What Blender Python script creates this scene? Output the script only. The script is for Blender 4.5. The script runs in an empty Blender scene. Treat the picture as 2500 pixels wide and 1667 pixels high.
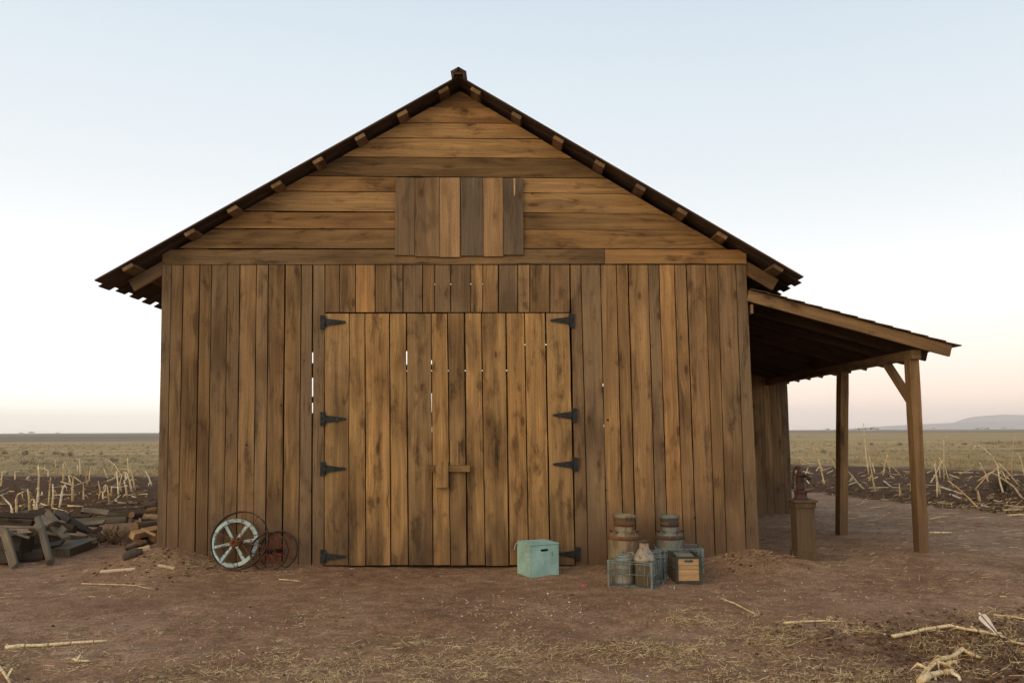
import bpy, bmesh, math, random
from mathutils import Vector, Matrix, noise
R = math.radians
random.seed(7)
S = bpy.context.scene
COL = S.collection

# ------------------------------------------------------------------ camera
F_PX, W_PX, H_PX = 2000.0, 2500.0, 1667.0
CAM = Vector((0.0, -9.3, 1.5))
PITCH, ROLL = math.atan((1052 - 833.5) / F_PX), R(0.25)
cd = bpy.data.cameras.new('camera'); co = bpy.data.objects.new('camera', cd); COL.objects.link(co)
cd.sensor_fit = 'HORIZONTAL'; cd.sensor_width = 36.0; cd.lens = 36.0 * F_PX / W_PX
cd.clip_start = 0.05; cd.clip_end = 40000
CROT = Matrix.Rotation(math.pi / 2 + PITCH, 3, 'X') @ Matrix.Rotation(-ROLL, 3, 'Z')
co.matrix_world = Matrix.Translation(CAM) @ CROT.to_4x4()
S.camera = co

# ------------------------------------------------------------------ world, sun, exposure
S.view_settings.view_transform = 'Standard'; S.view_settings.look = 'None'
S.cycles.volume_bounces = 3; S.view_settings.exposure = 0.05; S.view_settings.gamma = 1.0
SUN_EL, SUN_AZ = R(9), R(225)          # low sun, behind and to the left of the camera (azimuth clockwise from +y)
W = bpy.data.worlds.new('World'); S.world = W; W.use_nodes = True


class NT:
    """short helper for node trees"""
    def __init__(s, tree):
        s.t = tree; s.n = tree.nodes; s.l = tree.links
    def new(s, typ, **kw):
        nd = s.n.new(typ)
        for k, v in kw.items(): setattr(nd, k, v)
        return nd
    def put(s, sock, v):
        if v is None: return
        if isinstance(v, bpy.types.NodeSocket): s.l.new(v, sock)
        elif isinstance(v, (tuple, list)) and sock.type == 'RGBA' and len(v) == 3: sock.default_value = (*v, 1)
        else: sock.default_value = v
    def math(s, op, a, b=None, c=None, clamp=False):
        nd = s.new('ShaderNodeMath', operation=op, use_clamp=clamp)
        for i, v in enumerate((a, b, c)): s.put(nd.inputs[i], v)
        return nd.outputs[0]
    def vmath(s, op, a, b=None):
        nd = s.new('ShaderNodeVectorMath', operation=op); s.put(nd.inputs[0], a)
        if b is not None: s.put(nd.inputs[1], b)
        return nd.outputs[0]
    def mix(s, f, a, b, blend='MIX'):
        nd = s.new('ShaderNodeMix', data_type='RGBA', blend_type=blend)
        s.put(nd.inputs[0], f); s.put(nd.inputs[6], a); s.put(nd.inputs[7], b)
        return nd.outputs[2]
    def noise(s, vec, scale, detail=3, rough=0.55, dist=0.0):
        nd = s.new('ShaderNodeTexNoise'); s.put(nd.inputs['Vector'], vec)
        nd.inputs['Scale'].default_value = scale; nd.inputs['Detail'].default_value = detail
        nd.inputs['Roughness'].default_value = rough; nd.inputs['Distortion'].default_value = dist
        return nd.outputs[0]
    def voro(s, vec, scale, feature='F1'):
        nd = s.new('ShaderNodeTexVoronoi', feature=feature); s.put(nd.inputs['Vector'], vec)
        nd.inputs['Scale'].default_value = scale
        return nd
    def remap(s, v, a, b, c=0.0, d=1.0, smooth=True):
        nd = s.new('ShaderNodeMapRange', interpolation_type='SMOOTHSTEP' if smooth else 'LINEAR'); s.put(nd.inputs[0], v)
        for i, k in zip((1, 2, 3, 4), (a, b, c, d)): nd.inputs[i].default_value = k
        return nd.outputs[0]
    def ramp(s, v, stops):
        nd = s.new('ShaderNodeValToRGB'); s.put(nd.inputs[0], v); e = nd.color_ramp.elements
        while len(e) < len(stops): e.new(0.5)
        for el, (p, c) in zip(e, stops): el.position = p; el.color = (*c, 1)
        return nd.outputs[0]
    def sep(s, v):
        nd = s.new('ShaderNodeSeparateXYZ'); s.put(nd.inputs[0], v); return nd.outputs
    def comb(s, x, y, z=0.0):
        nd = s.new('ShaderNodeCombineXYZ')
        for i, v in enumerate((x, y, z)): s.put(nd.inputs[i], v)
        return nd.outputs[0]


def srgb(r, g, b):
    f = lambda c: (c / 255 / 12.92) if c / 255 <= 0.04045 else ((c / 255 + 0.055) / 1.055) ** 2.4
    return (f(r), f(g), f(b))


def make_world():
    W.node_tree.nodes.clear(); n = NT(W.node_tree)
    sky = n.new('ShaderNodeTexSky', sky_type='NISHITA'); sky.sun_disc = False
    sky.sun_elevation = SUN_EL; sky.sun_rotation = SUN_AZ; sky.altitude = 1500; sky.air_density = 1.0; sky.dust_density = 2.0; sky.ozone_density = 1.5
    nish = n.mix(1.0, sky.outputs[0], (0.11, 0.11, 0.11), 'MULTIPLY')
    tc = n.new('ShaderNodeTexCoord'); d = n.sep(n.vmath('NORMALIZE', tc.outputs['Generated']))
    # twilight gradient by height over the horizon, cream on the left half of the sky and rosy on the right
    up = n.math('MAXIMUM', d[2], 0.0)
    left = n.ramp(up, [(0.0, srgb(255, 240, 217)), (0.045, srgb(255, 250, 240)), (0.12, srgb(254, 254, 254)), (0.25, srgb(246, 249, 251)), (0.38, srgb(230, 239, 245)), (0.50, srgb(213, 227, 238)), (1.0, srgb(168, 193, 220))])
    right = n.ramp(up, [(0.0, srgb(228, 204, 190)), (0.035, srgb(246, 220, 200)), (0.09, srgb(249, 235, 222)), (0.13, srgb(250, 244, 238)), (0.17, srgb(250, 250, 248)), (0.28, srgb(238, 244, 247)), (0.38, srgb(225, 235, 242)), (0.50, srgb(209, 223, 235)), (1.0, srgb(168, 193, 220))])
    g = n.mix(n.remap(d[0], -0.25, 0.45), left, right)
    bo = n.math('ADD', 1.0, n.math('MULTIPLY', n.remap(up, .0, .30, .50, .02), n.remap(d[0], -.2, .4, 1.0, .80))); g = n.mix(1.0, g, n.comb(bo, bo, bo), 'MULTIPLY')
    cl = n.noise(n.vmath('MULTIPLY', tc.outputs['Generated'], (2.0, 2.0, 22.0)), 2.2, 4, 0.5)
    g = n.mix(n.math('MULTIPLY', n.remap(cl, 0.55, 0.8), n.remap(up, 0.0, 0.09, 0.16, 0.0)), g, srgb(205, 195, 196))
    # warm after-glow around the sun's own azimuth, behind the camera
    sd = (math.sin(SUN_AZ), math.cos(SUN_AZ), 0.12)
    dn = n.new('ShaderNodeVectorMath', operation='DOT_PRODUCT'); n.put(dn.inputs[0], n.vmath('NORMALIZE', tc.outputs['Generated'])); dn.inputs[1].default_value = sd
    glow = n.remap(dn.outputs['Value'], 0.2, 1.0)
    g = n.mix(glow, g, (1.55, 1.12, 0.70))
    out = n.mix(0.94, nish, g)
    bg = n.new('ShaderNodeBackground'); n.put(bg.inputs[0], out); bg.inputs[1].default_value = 1.0
    o = n.new('ShaderNodeOutputWorld'); n.l.new(bg.outputs[0], o.inputs[0])


make_world()
sl = bpy.data.lights.new('sun', 'SUN'); sl.energy = 0.55; sl.angle = R(25); sl.color = (1.0, 0.82, 0.58)
so = bpy.data.objects.new('sun', sl); COL.objects.link(so)
sdir = Vector((math.sin(SUN_AZ) * math.cos(R(16)), math.cos(SUN_AZ) * math.cos(R(16)), math.sin(R(16))))
so.rotation_euler = sdir.to_track_quat('Z', 'Y').to_euler(); so.location = sdir * 30

# ------------------------------------------------------------------ picture point -> place
def ray(px, py):
    v = Vector(((px - W_PX / 2) / F_PX, -(py - H_PX / 2) / F_PX, -1.0))
    return (CROT @ v).normalized()
def onY(px, py, Y=0.0):
    r = ray(px, py); t = (Y - CAM.y) / r.y
    return CAM + r * t

# ------------------------------------------------------------------ terrain height
def gauss(x, y, cx, cy, sx, sy): return math.exp(-((x - cx) / sx) ** 2 - ((y - cy) / sy) ** 2)
def sstep(a, b, v):
    t = min(1, max(0, (v - a) / (b - a))); return t * t * (3 - 2 * t)
def tilled(x, y):
    if x > 0:
        near = max(3.0, 10 - (x - 7.3) * 2.9); far = 27 - (x - 12.2) * 0.9
        if x < 5.2: return 0.0
    else:
        near, far = 5.2, 20.0 - 0.15 * (x + 13)
        if x > -4.3: return 0.0
    w = 0.8 * noise.noise(Vector((x * .35, y * .35, 3)))
    return sstep(near - .7, near + .7, y + w) * (1 - sstep(far - 1.2, far + 1.2, y + w * 1.5))
def rough_fg(x, y):
    return sstep(1.2, 3.0, x + 0.25 * (y + 3)) * (1 - sstep(-3.4, -2.3, y - 0.12 * (x - 2)))
def h(x, y, fine=True):
    z = 0.235 * gauss(x, y, -3.85, 0.0, .62, .55) + .17 * gauss(x, y, 2.62, .05, .55, .5) + .115 * gauss(x, y, 4.6, .7, 1.35, 1.9)
    z += .05 * gauss(x, y, 1.6, 0.0, .6, .3) + 0.05 * gauss(x, y, -2.6, 0.1, .5, .3)
    if abs(x) < 30 and -9 < y < 60:
        v = Vector((x, y, 0))
        z += .022 * noise.noise(v * .8) + .010 * noise.noise(v * 2.7)
        if fine: z += .006 * noise.noise(v * 7.0)
        t = tilled(x, y)
        if t > 0: z += t * (.045 * math.sin(y * 6.2 + 1.2 * noise.noise(v * .5)) + .04 * noise.noise(v * 4))
        r = rough_fg(x, y)
        if r > 0: z += r * (.045 * noise.noise(v * 3.1) + .032 * noise.noise(v * 8) + (.02 * noise.noise(v * 17) if fine else 0) + .018 * math.sin((y - .3 * x) * 9))
        z += .012 * math.sin((y - .1 * x) * 7) * (1 - sstep(-2.6, -1.8, y)) * (1 - r)
    return z
def gp(px, py, dz=0.0):
    """where the line of sight through a picture point first meets the ground"""
    r = ray(px, py)
    if r.z > -1e-4: return CAM + r * 4000
    at = lambda z: CAM + r * ((z - CAM.z) / r.z)
    p = at(0.0)
    if p.y < 9:
        a, z, st = at(.34), .34, .02
        q = a
        while z > -.16:
            q = at(z)
            if q.z <= h(q.x, q.y, False): break
            z -= st
        lo, hi = z, z + st
        for _ in range(7):
            m = (lo + hi) / 2; q = at(m)
            if q.z <= h(q.x, q.y, False): lo = m
            else: hi = m
        p = at(hi)
    else:
        for _ in range(4): p = at(h(p.x, p.y))
    return Vector((p.x, p.y, h(p.x, p.y) + dz))

# ------------------------------------------------------------------ mesh collecting
class MB:
    def __init__(s): s.v = []; s.f = []; s.uv = []; s.c = []; s.sm = []
    def face(s, idx, uvs=None, c=(.5, .5, .5), smooth=False):
        s.f.append(tuple(idx)); s.uv.extend(uvs or [(0, 0)] * len(idx)); s.c.extend([c] * len(idx)); s.sm.append(smooth)
    def plank(s, A0, A1, B0, B1, tv, seg=1, jit=0.0, c=None):
        """board whose grain runs from edge A0-A1 to edge B0-B1; tv is the thickness vector"""
        c = c or (random.random(), random.random(), random.random())
        A0, A1, B0, B1, tv = map(Vector, (A0, A1, B0, B1, tv))
        L = ((B0 + B1) / 2 - (A0 + A1) / 2).length; ac = (A1 - A0); acn = ac.normalized() if ac.length > 1e-6 else (B1 - B0).normalized()
        b = len(s.v); off = random.uniform(0, 40)
        rows = []
        for i in range(seg + 1):
            t = i / seg
            p, q = A0.lerp(B0, t), A1.lerp(B1, t)
            if 0 < i < seg:
                p = p + acn * random.uniform(-jit, jit); q = q + acn * random.uniform(-jit, jit)
            w = (q - p).length
            s.v += [p, q, p + tv, q + tv]; rows.append((off + t * L, w))
        T = tv.length
        for i in range(seg):
            a = b + 4 * i; d = a + 4; (u0, w0), (u1, w1) = rows[i], rows[i + 1]
            s.face((a, a + 1, d + 1, d), [(u0, -w0 / 2), (u0, w0 / 2), (u1, w1 / 2), (u1, -w1 / 2)], c)
            s.face((a + 2, d + 2, d + 3, a + 3), [(u0, -w0 / 2), (u1, -w1 / 2), (u1, w1 / 2), (u0, w0 / 2)], c)
            s.face((a, d, d + 2, a + 2), [(u0, -w0 / 2), (u1, -w1 / 2), (u1, -w1 / 2 - T), (u0, -w0 / 2 - T)], c)
            s.face((a + 1, a + 3, d + 3, d + 1), [(u0, w0 / 2), (u0, w0 / 2 + T), (u1, w1 / 2 + T), (u1, w1 / 2)], c)
        e = b + 4 * seg; w0, w1 = rows[0][1], rows[-1][1]
        s.face((b, b + 2, b + 3, b + 1), [(off, 0), (off + T, 0), (off + T, w0), (off, w0)], c)
        s.face((e, e + 1, e + 3, e + 2), [(off, 0), (off, w1), (off + T, w1), (off + T, 0)], c)
    def bar(s, p0, p1, w, t, face=(0, -1, 0), seg=1, jit=0.0, c=None):
        """rectangular bar from p0 to p1 (centre line); its broad side (w) faces 'face'"""
        p0, p1, face = Vector(p0), Vector(p1), Vector(face); ax = (p1 - p0).normalized()
        sd = ax.cross(face)
        if sd.length < 1e-4: sd = ax.cross(Vector((0, 0, 1)) if abs(ax.z) < .9 else Vector((1, 0, 0)))
        sd.normalize(); nf = sd.cross(ax).normalized()
        f0 = nf * (t / 2)
        s.plank(p0 + sd * w / 2 + f0, p0 - sd * w / 2 + f0, p1 + sd * w / 2 + f0, p1 - sd * w / 2 + f0, -nf * t, seg, jit, c)
    def box(s, lo, hi, c=None):
        lo, hi = Vector(lo), Vector(hi)
        s.plank((lo.x, lo.y, lo.z), (hi.x, lo.y, lo.z), (lo.x, lo.y, hi.z), (hi.x, lo.y, hi.z), (0, hi.y - lo.y, 0), 1, 0, c)
    def tube(s, pts, rad, n=8, c=None, caps=True, smooth=True, closed=False):
        c = c or (random.random(), random.random(), random.random())
        pts = [Vector(p) for p in pts]; m = len(pts)
        if not isinstance(rad, (list, tuple)): rad = [rad] * m
        b = len(s.v); up = None; L = 0
        for i, p in enumerate(pts):
            if closed: d = pts[(i + 1) % m] - pts[i - 1]
            else: d = pts[min(i + 1, m - 1)] - pts[max(i - 1, 0)]
            d.normalize()
            if up is None: up = d.cross(Vector((0, 0, 1)) if abs(d.z) < .9 else Vector((1, 0, 0))).normalized()
            up = (up - d * up.dot(d)).normalized(); v = d.cross(up)
            for k in range(n):
                a = 2 * math.pi * k / n
                s.v.append(p + (up * math.cos(a) + v * math.sin(a)) * rad[i])
        for i in range(m if closed else m - 1):
            j = (i + 1) % m; l0 = L; L += (pts[j] - pts[i]).length
            for k in range(n):
                k2 = (k + 1) % n; w = 2 * math.pi * rad[i] / n
                s.face((b + i * n + k, b + i * n + k2, b + j * n + k2, b + j * n + k), [(l0, k * w), (l0, (k + 1) * w), (L, (k + 1) * w), (L, k * w)], c, smooth)
        if caps and not closed:
            s.face([b + k for k in range(n)][::-1], [(math.cos(k) * .02, math.sin(k) * .02) for k in range(n)], c)
            s.face([b + (m - 1) * n + k for k in range(n)], [(math.cos(k) * .02, math.sin(k) * .02) for k in range(n)], c)
    def lathe(s, prof, o=(0, 0, 0), M=None, n=32, c=(.5, .5, .5), smooth=True, caps=True):
        """prof: (radius, height) pairs turned round the z axis, then placed by M and o"""
        b = len(s.v); o = Vector(o)
        for r, z in prof:
            for k in range(n):
                a = 2 * math.pi * k / n; p = Vector((r * math.cos(a), r * math.sin(a), z))
                s.v.append((M @ p if M else p) + o)
        for i in range(len(prof) - 1):
            for k in range(n):
                k2 = (k + 1) % n
                s.face((b + i * n + k, b + i * n + k2, b + (i + 1) * n + k2, b + (i + 1) * n + k), [(k / n, prof[i][1]), ((k + 1) / n, prof[i][1]), ((k + 1) / n, prof[i + 1][1]), (k / n, prof[i + 1][1])], c, smooth)
        if caps:
            s.face([b + k for k in range(n)][::-1], None, c); s.face([b + (len(prof) - 1) * n + k for k in range(n)], None, c)
    def blob(s, p, r, sq=(1, 1, 1), c=(.5, .5, .5), jit=.25):
        b = len(s.v); t = (1 + 5 ** .5) / 2
        M = Matrix.Rotation(random.uniform(0, 6.28), 3, 'Z') @ Matrix.Rotation(random.uniform(-.6, .6), 3, 'X')
        for v in [(-1, t, 0), (1, t, 0), (-1, -t, 0), (1, -t, 0), (0, -1, t), (0, 1, t), (0, -1, -t), (0, 1, -t), (t, 0, -1), (t, 0, 1), (-t, 0, -1), (-t, 0, 1)]:
            q = M @ (Vector(v).normalized() * r * random.uniform(1 - jit, 1 + jit))
            s.v.append(Vector(p) + Vector((q.x * sq[0], q.y * sq[1], q.z * sq[2])))
        for f in [(0, 11, 5), (0, 5, 1), (0, 1, 7), (0, 7, 10), (0, 10, 11), (1, 5, 9), (5, 11, 4), (11, 10, 2), (10, 7, 6), (7, 1, 8), (3, 9, 4), (3, 4, 2), (3, 2, 6), (3, 6, 8), (3, 8, 9), (4, 9, 5), (2, 4, 11), (6, 2, 10), (8, 6, 7), (9, 8, 1)]:
            s.face([b + i for i in f], None, c)
    def blade(s, p, q, w, c, side=None):
        """thin three-sided straw from p to q"""
        p, q = Vector(p), Vector(q); d = (q - p).normalized(); x = d.cross(Vector((0, 0, 1)))
        if x.length < 1e-3: x = Vector((1, 0, 0))
        x.normalize(); z = x.cross(d); b = len(s.v)
        for e, k in ((p, 1.0), (q, .55)):
            s.v += [e + x * w / 2 * k, e - x * w / 2 * k, e + z * w * .6 * k]
        for i in range(3):
            j = (i + 1) % 3; s.face((b + i, b + j, b + 3 + j, b + 3 + i), None, c)
        s.face((b, b + 2, b + 1), None, c); s.face((b + 3, b + 4, b + 5), None, c)
    def build(s, name, mat, parent=None, origin=None, bevel=0.0):
        o0 = Vector(parent['_loc']) if parent is not None and '_loc' in parent else (parent_loc(parent) if parent is not None else Vector(origin or (0, 0, 0)))
        me = bpy.data.meshes.new(name)
        me.from_pydata([tuple(p - o0) for p in map(Vector, s.v)], [], s.f)
        uvl = me.uv_layers.new(name='UVMap'); uvl.data.foreach_set('uv', [x for uv in s.uv for x in uv])
        ca = me.color_attributes.new('pl', 'FLOAT_COLOR', 'CORNER'); ca.data.foreach_set('color', [x for c in s.c for x in (c[0], c[1], c[2], 1.0)])
        me.polygons.foreach_set('use_smooth', s.sm)
        bm = bmesh.new(); bm.from_mesh(me); bmesh.ops.recalc_face_normals(bm, faces=bm.faces); bm.to_mesh(me); bm.free()
        me.materials.append(mat); me.update()
        ob = bpy.data.objects.new(name, me); COL.objects.link(ob)
        if parent is not None: ob.parent = parent
        else: ob.location = o0
        WLOC[ob.name] = o0
        if bevel:
            m = ob.modifiers.new('bevel', 'BEVEL'); m.width = bevel; m.segments = 2; m.limit_method = 'ANGLE'
        return ob

WLOC = {}
def parent_loc(p): return WLOC[p.name]
def empty(name, loc):
    o = bpy.data.objects.new(name, None); COL.objects.link(o); o.location = loc; o.empty_display_size = .1
    WLOC[o.name] = Vector(loc); return o
def tag(o, label=None, cat=None, group=None, kind=None):
    if label: o['label'] = label
    if cat: o['category'] = cat
    if group: o['group'] = group
    if kind: o['kind'] = kind
    return o

# ------------------------------------------------------------------ materials
def mat(name):
    m = bpy.data.materials.new(name); m.use_nodes = True; m.node_tree.nodes.clear(); n = NT(m.node_tree)
    b = n.new('ShaderNodeBsdfPrincipled'); o = n.new('ShaderNodeOutputMaterial'); n.l.new(b.outputs[0], o.inputs[0])
    b.inputs['Specular IOR Level'].default_value = .25
    return m, n, b
def bump(n, b, hgt, strength, dist):
    bp = n.new('ShaderNodeBump'); bp.inputs['Strength'].default_value = strength; bp.inputs['Distance'].default_value = dist
    n.put(bp.inputs['Height'], hgt); n.l.new(bp.outputs[0], b.inputs['Normal'])

def wood(name, dark, mid, light, grey, greyamt=.35, stain=.6, vary=.5, splash=False, knots=True, gain=1.0):
    m, n, b = mat(name)
    uv = n.new('ShaderNodeUVMap'); uv.uv_map = 'UVMap'
    at = n.new('ShaderNodeAttribute'); at.attribute_name = 'pl'; rnd = n.sep(at.outputs['Vector'])
    u, v, _ = n.sep(uv.outputs[0])
    sx = n.math('MULTIPLY', rnd[0], 91.7); sy = n.math('MULTIPLY', rnd[1], 57.3)
    U, V = n.math('ADD', u, sx), n.math('ADD', v, sy)
    # knots bend the grain round themselves
    kv = n.voro(n.comb(n.math('MULTIPLY', U, 2.3), n.math('MULTIPLY', V, 5.2)), 1.0)
    kd = kv.outputs['Distance']; kc = n.sep(kv.outputs['Color'])
    has = n.math('GREATER_THAN', kc[0], .34 if knots else 2.0)
    size = n.math('MULTIPLY_ADD', kc[1], .8, .65)
    kd2 = n.math('DIVIDE', kd, size)
    near = n.math('MULTIPLY', n.remap(kd2, .0, .42, 1.0, 0.0), has)
    knot = n.math('MULTIPLY', n.remap(kd2, .06, .13, 1.0, 0.0), has)
    wob = n.noise(n.comb(n.math('MULTIPLY', U, .9), n.math('MULTIPLY', V, 2.5)), 1.0, 2)
    Vd = n.math('ADD', V, n.math('ADD', n.math('MULTIPLY', near, .030), n.math('MULTIPLY', wob, .09)))
    grain = n.noise(n.comb(n.math('MULTIPLY', U, 1.1), n.math('MULTIPLY', Vd, 75)), 1.0, 4, .65)
    band = n.noise(n.comb(n.math('MULTIPLY', U, .55), n.math('MULTIPLY', Vd, 15)), 1.0, 3, .55)
    blot = n.noise(n.comb(n.math('MULTIPLY', U, 1.05), n.math('MULTIPLY', Vd, 7.5)), 1.0, 6, .66, .35)
    blot2 = n.noise(n.comb(n.math('MULTIPLY', U, .55), n.math('MULTIPLY_ADD', Vd, 11, 33.0)), 1.0, 5, .62, .2)
    blot3 = n.noise(n.comb(n.math('MULTIPLY', U, 2.3), n.math('MULTIPLY_ADD', V, 5.2, 11.0)), 1.0, 6, .64, .25)
    fib = n.noise(n.comb(n.math('MULTIPLY', U, 30), n.math('MULTIPLY', V, 160)), 1.0, 3, .7)
    base = n.ramp(band, [(.22, dark), (.5, mid), (.78, light)])
    base = n.mix(.62, mid, base)
    # whole-plank tint
    pv = n.math('MULTIPLY_ADD', rnd[2], vary, 1 - vary * .5)
    base = n.mix(1.0, base, n.comb(pv, pv, pv), 'MULTIPLY')
    warm = n.math('MULTIPLY', n.remap(rnd[1], .45, 1.0), .38)
    base = n.mix(warm, base, n.mix(1.0, base, (1.14, .94, .74), 'MULTIPLY'))
    gw = n.math('MULTIPLY', n.remap(n.math('ADD', n.math('MULTIPLY', rnd[0], .9), n.math('MULTIPLY', blot2, .7)), .62, 1.15), greyamt)
    base = n.mix(gw, base, grey)
    # dark weather stains with their own shapes
    st = n.math('MULTIPLY', n.remap(blot, .52, .70), stain * .9)
    base = n.mix(st, base, n.mix(1.0, base, (.36, .34, .36), 'MULTIPLY'))
    st2 = n.math('MULTIPLY', n.remap(blot2, .55, .70), stain * .38)
    base = n.mix(st2, base, n.mix(1.0, base, (.45, .46, .48), 'MULTIPLY'))
    blot4 = n.noise(n.comb(n.math('MULTIPLY', U, .75), n.math('MULTIPLY_ADD', V, 1.6, 27.0)), 1.0, 3, .5, .2)
    base = n.mix(n.math('MULTIPLY', n.remap(blot4, .50, .68), min(1.0, stain * .85)), base, n.mix(1.0, base, (.50, .47, .46), 'MULTIPLY'))
    base = n.mix(n.math('MULTIPLY', n.remap(blot4, .46, .30), min(1.0, stain * .55)), base, n.mix(1.0, base, (1.38, 1.32, 1.18), 'MULTIPLY'))
    st3 = n.math('MULTIPLY', n.remap(blot3, .53, .70), stain * 1.0)
    base = n.mix(st3, base, n.mix(1.0, base, (.38, .35, .34), 'MULTIPLY'))
    lt = n.math('MULTIPLY', n.remap(blot, .46, .28), .75)
    base = n.mix(lt, base, n.mix(1.0, base, (1.45, 1.40, 1.30), 'MULTIPLY'))
    gr = n.remap(grain, .34, .66, .80, 1.13); fb = n.remap(fib, .3, .7, .87, 1.12)
    k = n.math('MULTIPLY', gr, fb)
    base = n.mix(1.0, base, n.comb(k, k, k), 'MULTIPLY')
    base = n.mix(n.math('MULTIPLY', near, .55), base, n.mix(1.0, base, (.52, .48, .46), 'MULTIPLY'))
    base = n.mix(n.math('MULTIPLY', knot, .75), base, n.mix(1.0, dark, (.75, .6, .5), 'MULTIPLY'))
    if splash:      # mud splashed up from the yard
        geo = n.new('ShaderNodeNewGeometry'); pz = n.sep(geo.outputs['Position'])[2]
        nz = n.noise(geo.outputs['Position'], 5.0, 4)
        edge = n.math('ADD', pz, n.math('MULTIPLY', nz, .8))
        if splash == 'damp':
            dn_ = n.noise(n.comb(n.math('MULTIPLY', U, .9), n.math('MULTIPLY', V, 5.0), rnd[2]), 1.0, 4, .6)
            dm = n.remap(n.math('ADD', n.math('MULTIPLY', pz, .55), n.math('MULTIPLY', dn_, 1.6)), .75, 1.15, .8, 0.0)
            base = n.mix(dm, base, n.mix(1.0, base, (.40, .40, .42), 'MULTIPLY'))
        base = n.mix(n.remap(edge, .55, 1.45, .65 if splash is True else .3, 0.0), base, (.115, .075, .050))
    if gain != 1.0: base = n.mix(1.0, base, (gain, gain, gain), 'MULTIPLY')
    n.put(b.inputs['Base Color'], base); b.inputs['Roughness'].default_value = .82
    hh = n.math('ADD', n.math('MULTIPLY', grain, .6), n.math('ADD', n.math('MULTIPLY', fib, .25), n.math('MULTIPLY', knot, -.4)))
    bump(n, b, hh, .55, .004)
    return m

def lin(*c): return srgb(*c)
M_BARN = wood('barn_wood', (.095, .060, .031), (.250, .155, .070), (.395, .250, .112), (.180, .134, .084), .65, .85, .75, True)
M_GABLE = wood('gable_wood', (.105, .065, .031), (.262, .160, .066), (.385, .240, .104), (.190, .138, .085), .35, .88, .85)
M_DOOR = wood('door_wood', (.105, .066, .032), (.315, .196, .081), (.500, .322, .138), (.22, .162, .098), .32, .95, .7, 'damp')
M_LOFT = wood('loft_wood', (.12, .075, .045), (.250, .150, .080), (.33, .20, .105), (.13, .098, .072), .0, .45, .0)
M_ROOF = wood('roof_wood', (.030, .018, .012), (.068, .041, .026), (.105, .067, .043), (.08, .06, .047), .3, .5, .5)  # brown boards; colour deepened further for the shade below the porch
M_POST = wood('post_wood', (.090, .058, .032), (.225, .143, .068), (.31, .20, .10), (.17, .13, .095), .3, .75, .45, True)
M_GREY = wood('grey_wood', (.042, .036, .026), (.125, .110, .078), (.235, .208, .152), (.150, .138, .108), .5, .5, .8)
M_HEAP = wood('dark_shaded_heap_wood', (.014, .011, .009), (.036, .028, .021), (.068, .054, .041), (.05, .044, .037), .5, .5, .8)  # dark boards, with the heap's inner shade darkened into the colour
M_OLDCUT = wood('old_cut_wood', (.08, .05, .028), (.19, .12, .065), (.27, .18, .10), (.18, .14, .1), .3, .5, .8, knots=False)
M_FRESH = wood('split_wood', (.17, .11, .06), (.38, .265, .15), (.54, .41, .25), (.25, .19, .13), .2, .35, .6, knots=False)
M_BARK = wood('bark', (.035, .024, .017), (.085, .058, .040), (.14, .10, .072), (.10, .088, .078), .4, .6, .7, knots=False)
M_CRATEWOOD = wood('crate_wood', (.20, .115, .055), (.47, .32, .17), (.62, .46, .27), (.3, .22, .15), .1, .3, .3)
M_PALEWOOD = wood('pale_wood', (.34, .27, .18), (.56, .46, .33), (.70, .60, .46), (.5, .45, .38), .2, .2, .3, knots=False)

def painted(name, col, wear, wearamt=.5, rough=.6, scale=14, metal=0.0, streak=False, bstr=.2):
    m, n, b = mat(name); tc = n.new('ShaderNodeTexCoord'); P = tc.outputs['Object']
    if streak: P2 = n.vmath('MULTIPLY', P, (1.0, 1.0, .22))
    else: P2 = P
    a = n.noise(P2, scale, 6, .65); f = n.noise(P, scale * 9, 3, .6); big = n.noise(P2, scale * .3, 3)
    base = n.mix(n.remap(big, .3, .7), n.mix(1.0, col, (.80, .80, .78), 'MULTIPLY'), n.mix(1.0, col, (1.15, 1.15, 1.15), 'MULTIPLY'))
    k = n.remap(f, .3, .7, .85, 1.12); base = n.mix(1.0, base, n.comb(k, k, k), 'MULTIPLY')
    e = .62 - .22 * wearamt
    base = n.mix(n.remap(a, e, e + .12), base, wear)
    n.put(b.inputs['Base Color'], base); b.inputs['Roughness'].default_value = rough; b.inputs['Metallic'].default_value = metal
    bump(n, b, n.math('ADD', a, n.math('MULTIPLY', f, .3)), bstr, .004)
    return m
M_TEALBOX = painted('teal_paint', (.30, .50, .48), (.16, .20, .16), .18, .6, 16, bstr=.12)
M_TEALWHEEL = painted('chipped_teal_paint', (.43, .57, .57), (.13, .115, .09), .45, .7, 32)
M_IRON = painted('dark_iron', (.035, .032, .030), (.10, .055, .032), .5, .65, 25, .3)
M_HINGE = painted('black_iron', (.022, .026, .028), (.055, .058, .055), .5, .6, 40, .3)
M_RUST = painted('rust', (.20, .085, .038), (.09, .05, .03), .6, .85, 30)
M_RED = painted('red_spoke_paint', (.23, .040, .022), (.10, .045, .03), .5, .7, 40)
M_PUMPRED = painted('rusty_red_paint', (.070, .026, .022), (.060, .044, .038), .75, .75, 22)
M_CANRUST = painted('rusty_zinc', (.255, .215, .145), (.17, .115, .065), .7, .6, 9, .25, True)
M_CANGREY = painted('grey_zinc', (.165, .178, .158), (.13, .095, .065), .45, .55, 10, .3, True)
M_BAND = painted('rust_band', (.155, .078, .040), (.10, .062, .042), .5, .8, 18)
M_BANDDARK = painted('dark_rust_band', (.075, .052, .040), (.13, .085, .06), .5, .8, 18)
M_WIRE = painted('blue_grey_wire', (.165, .225, .235), (.13, .115, .09), .4, .55, 30, .3)
M_TIN = painted('galvanised_tin', (.215, .225, .205), (.26, .215, .15), .5, .5, 8, .35, True)
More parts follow.
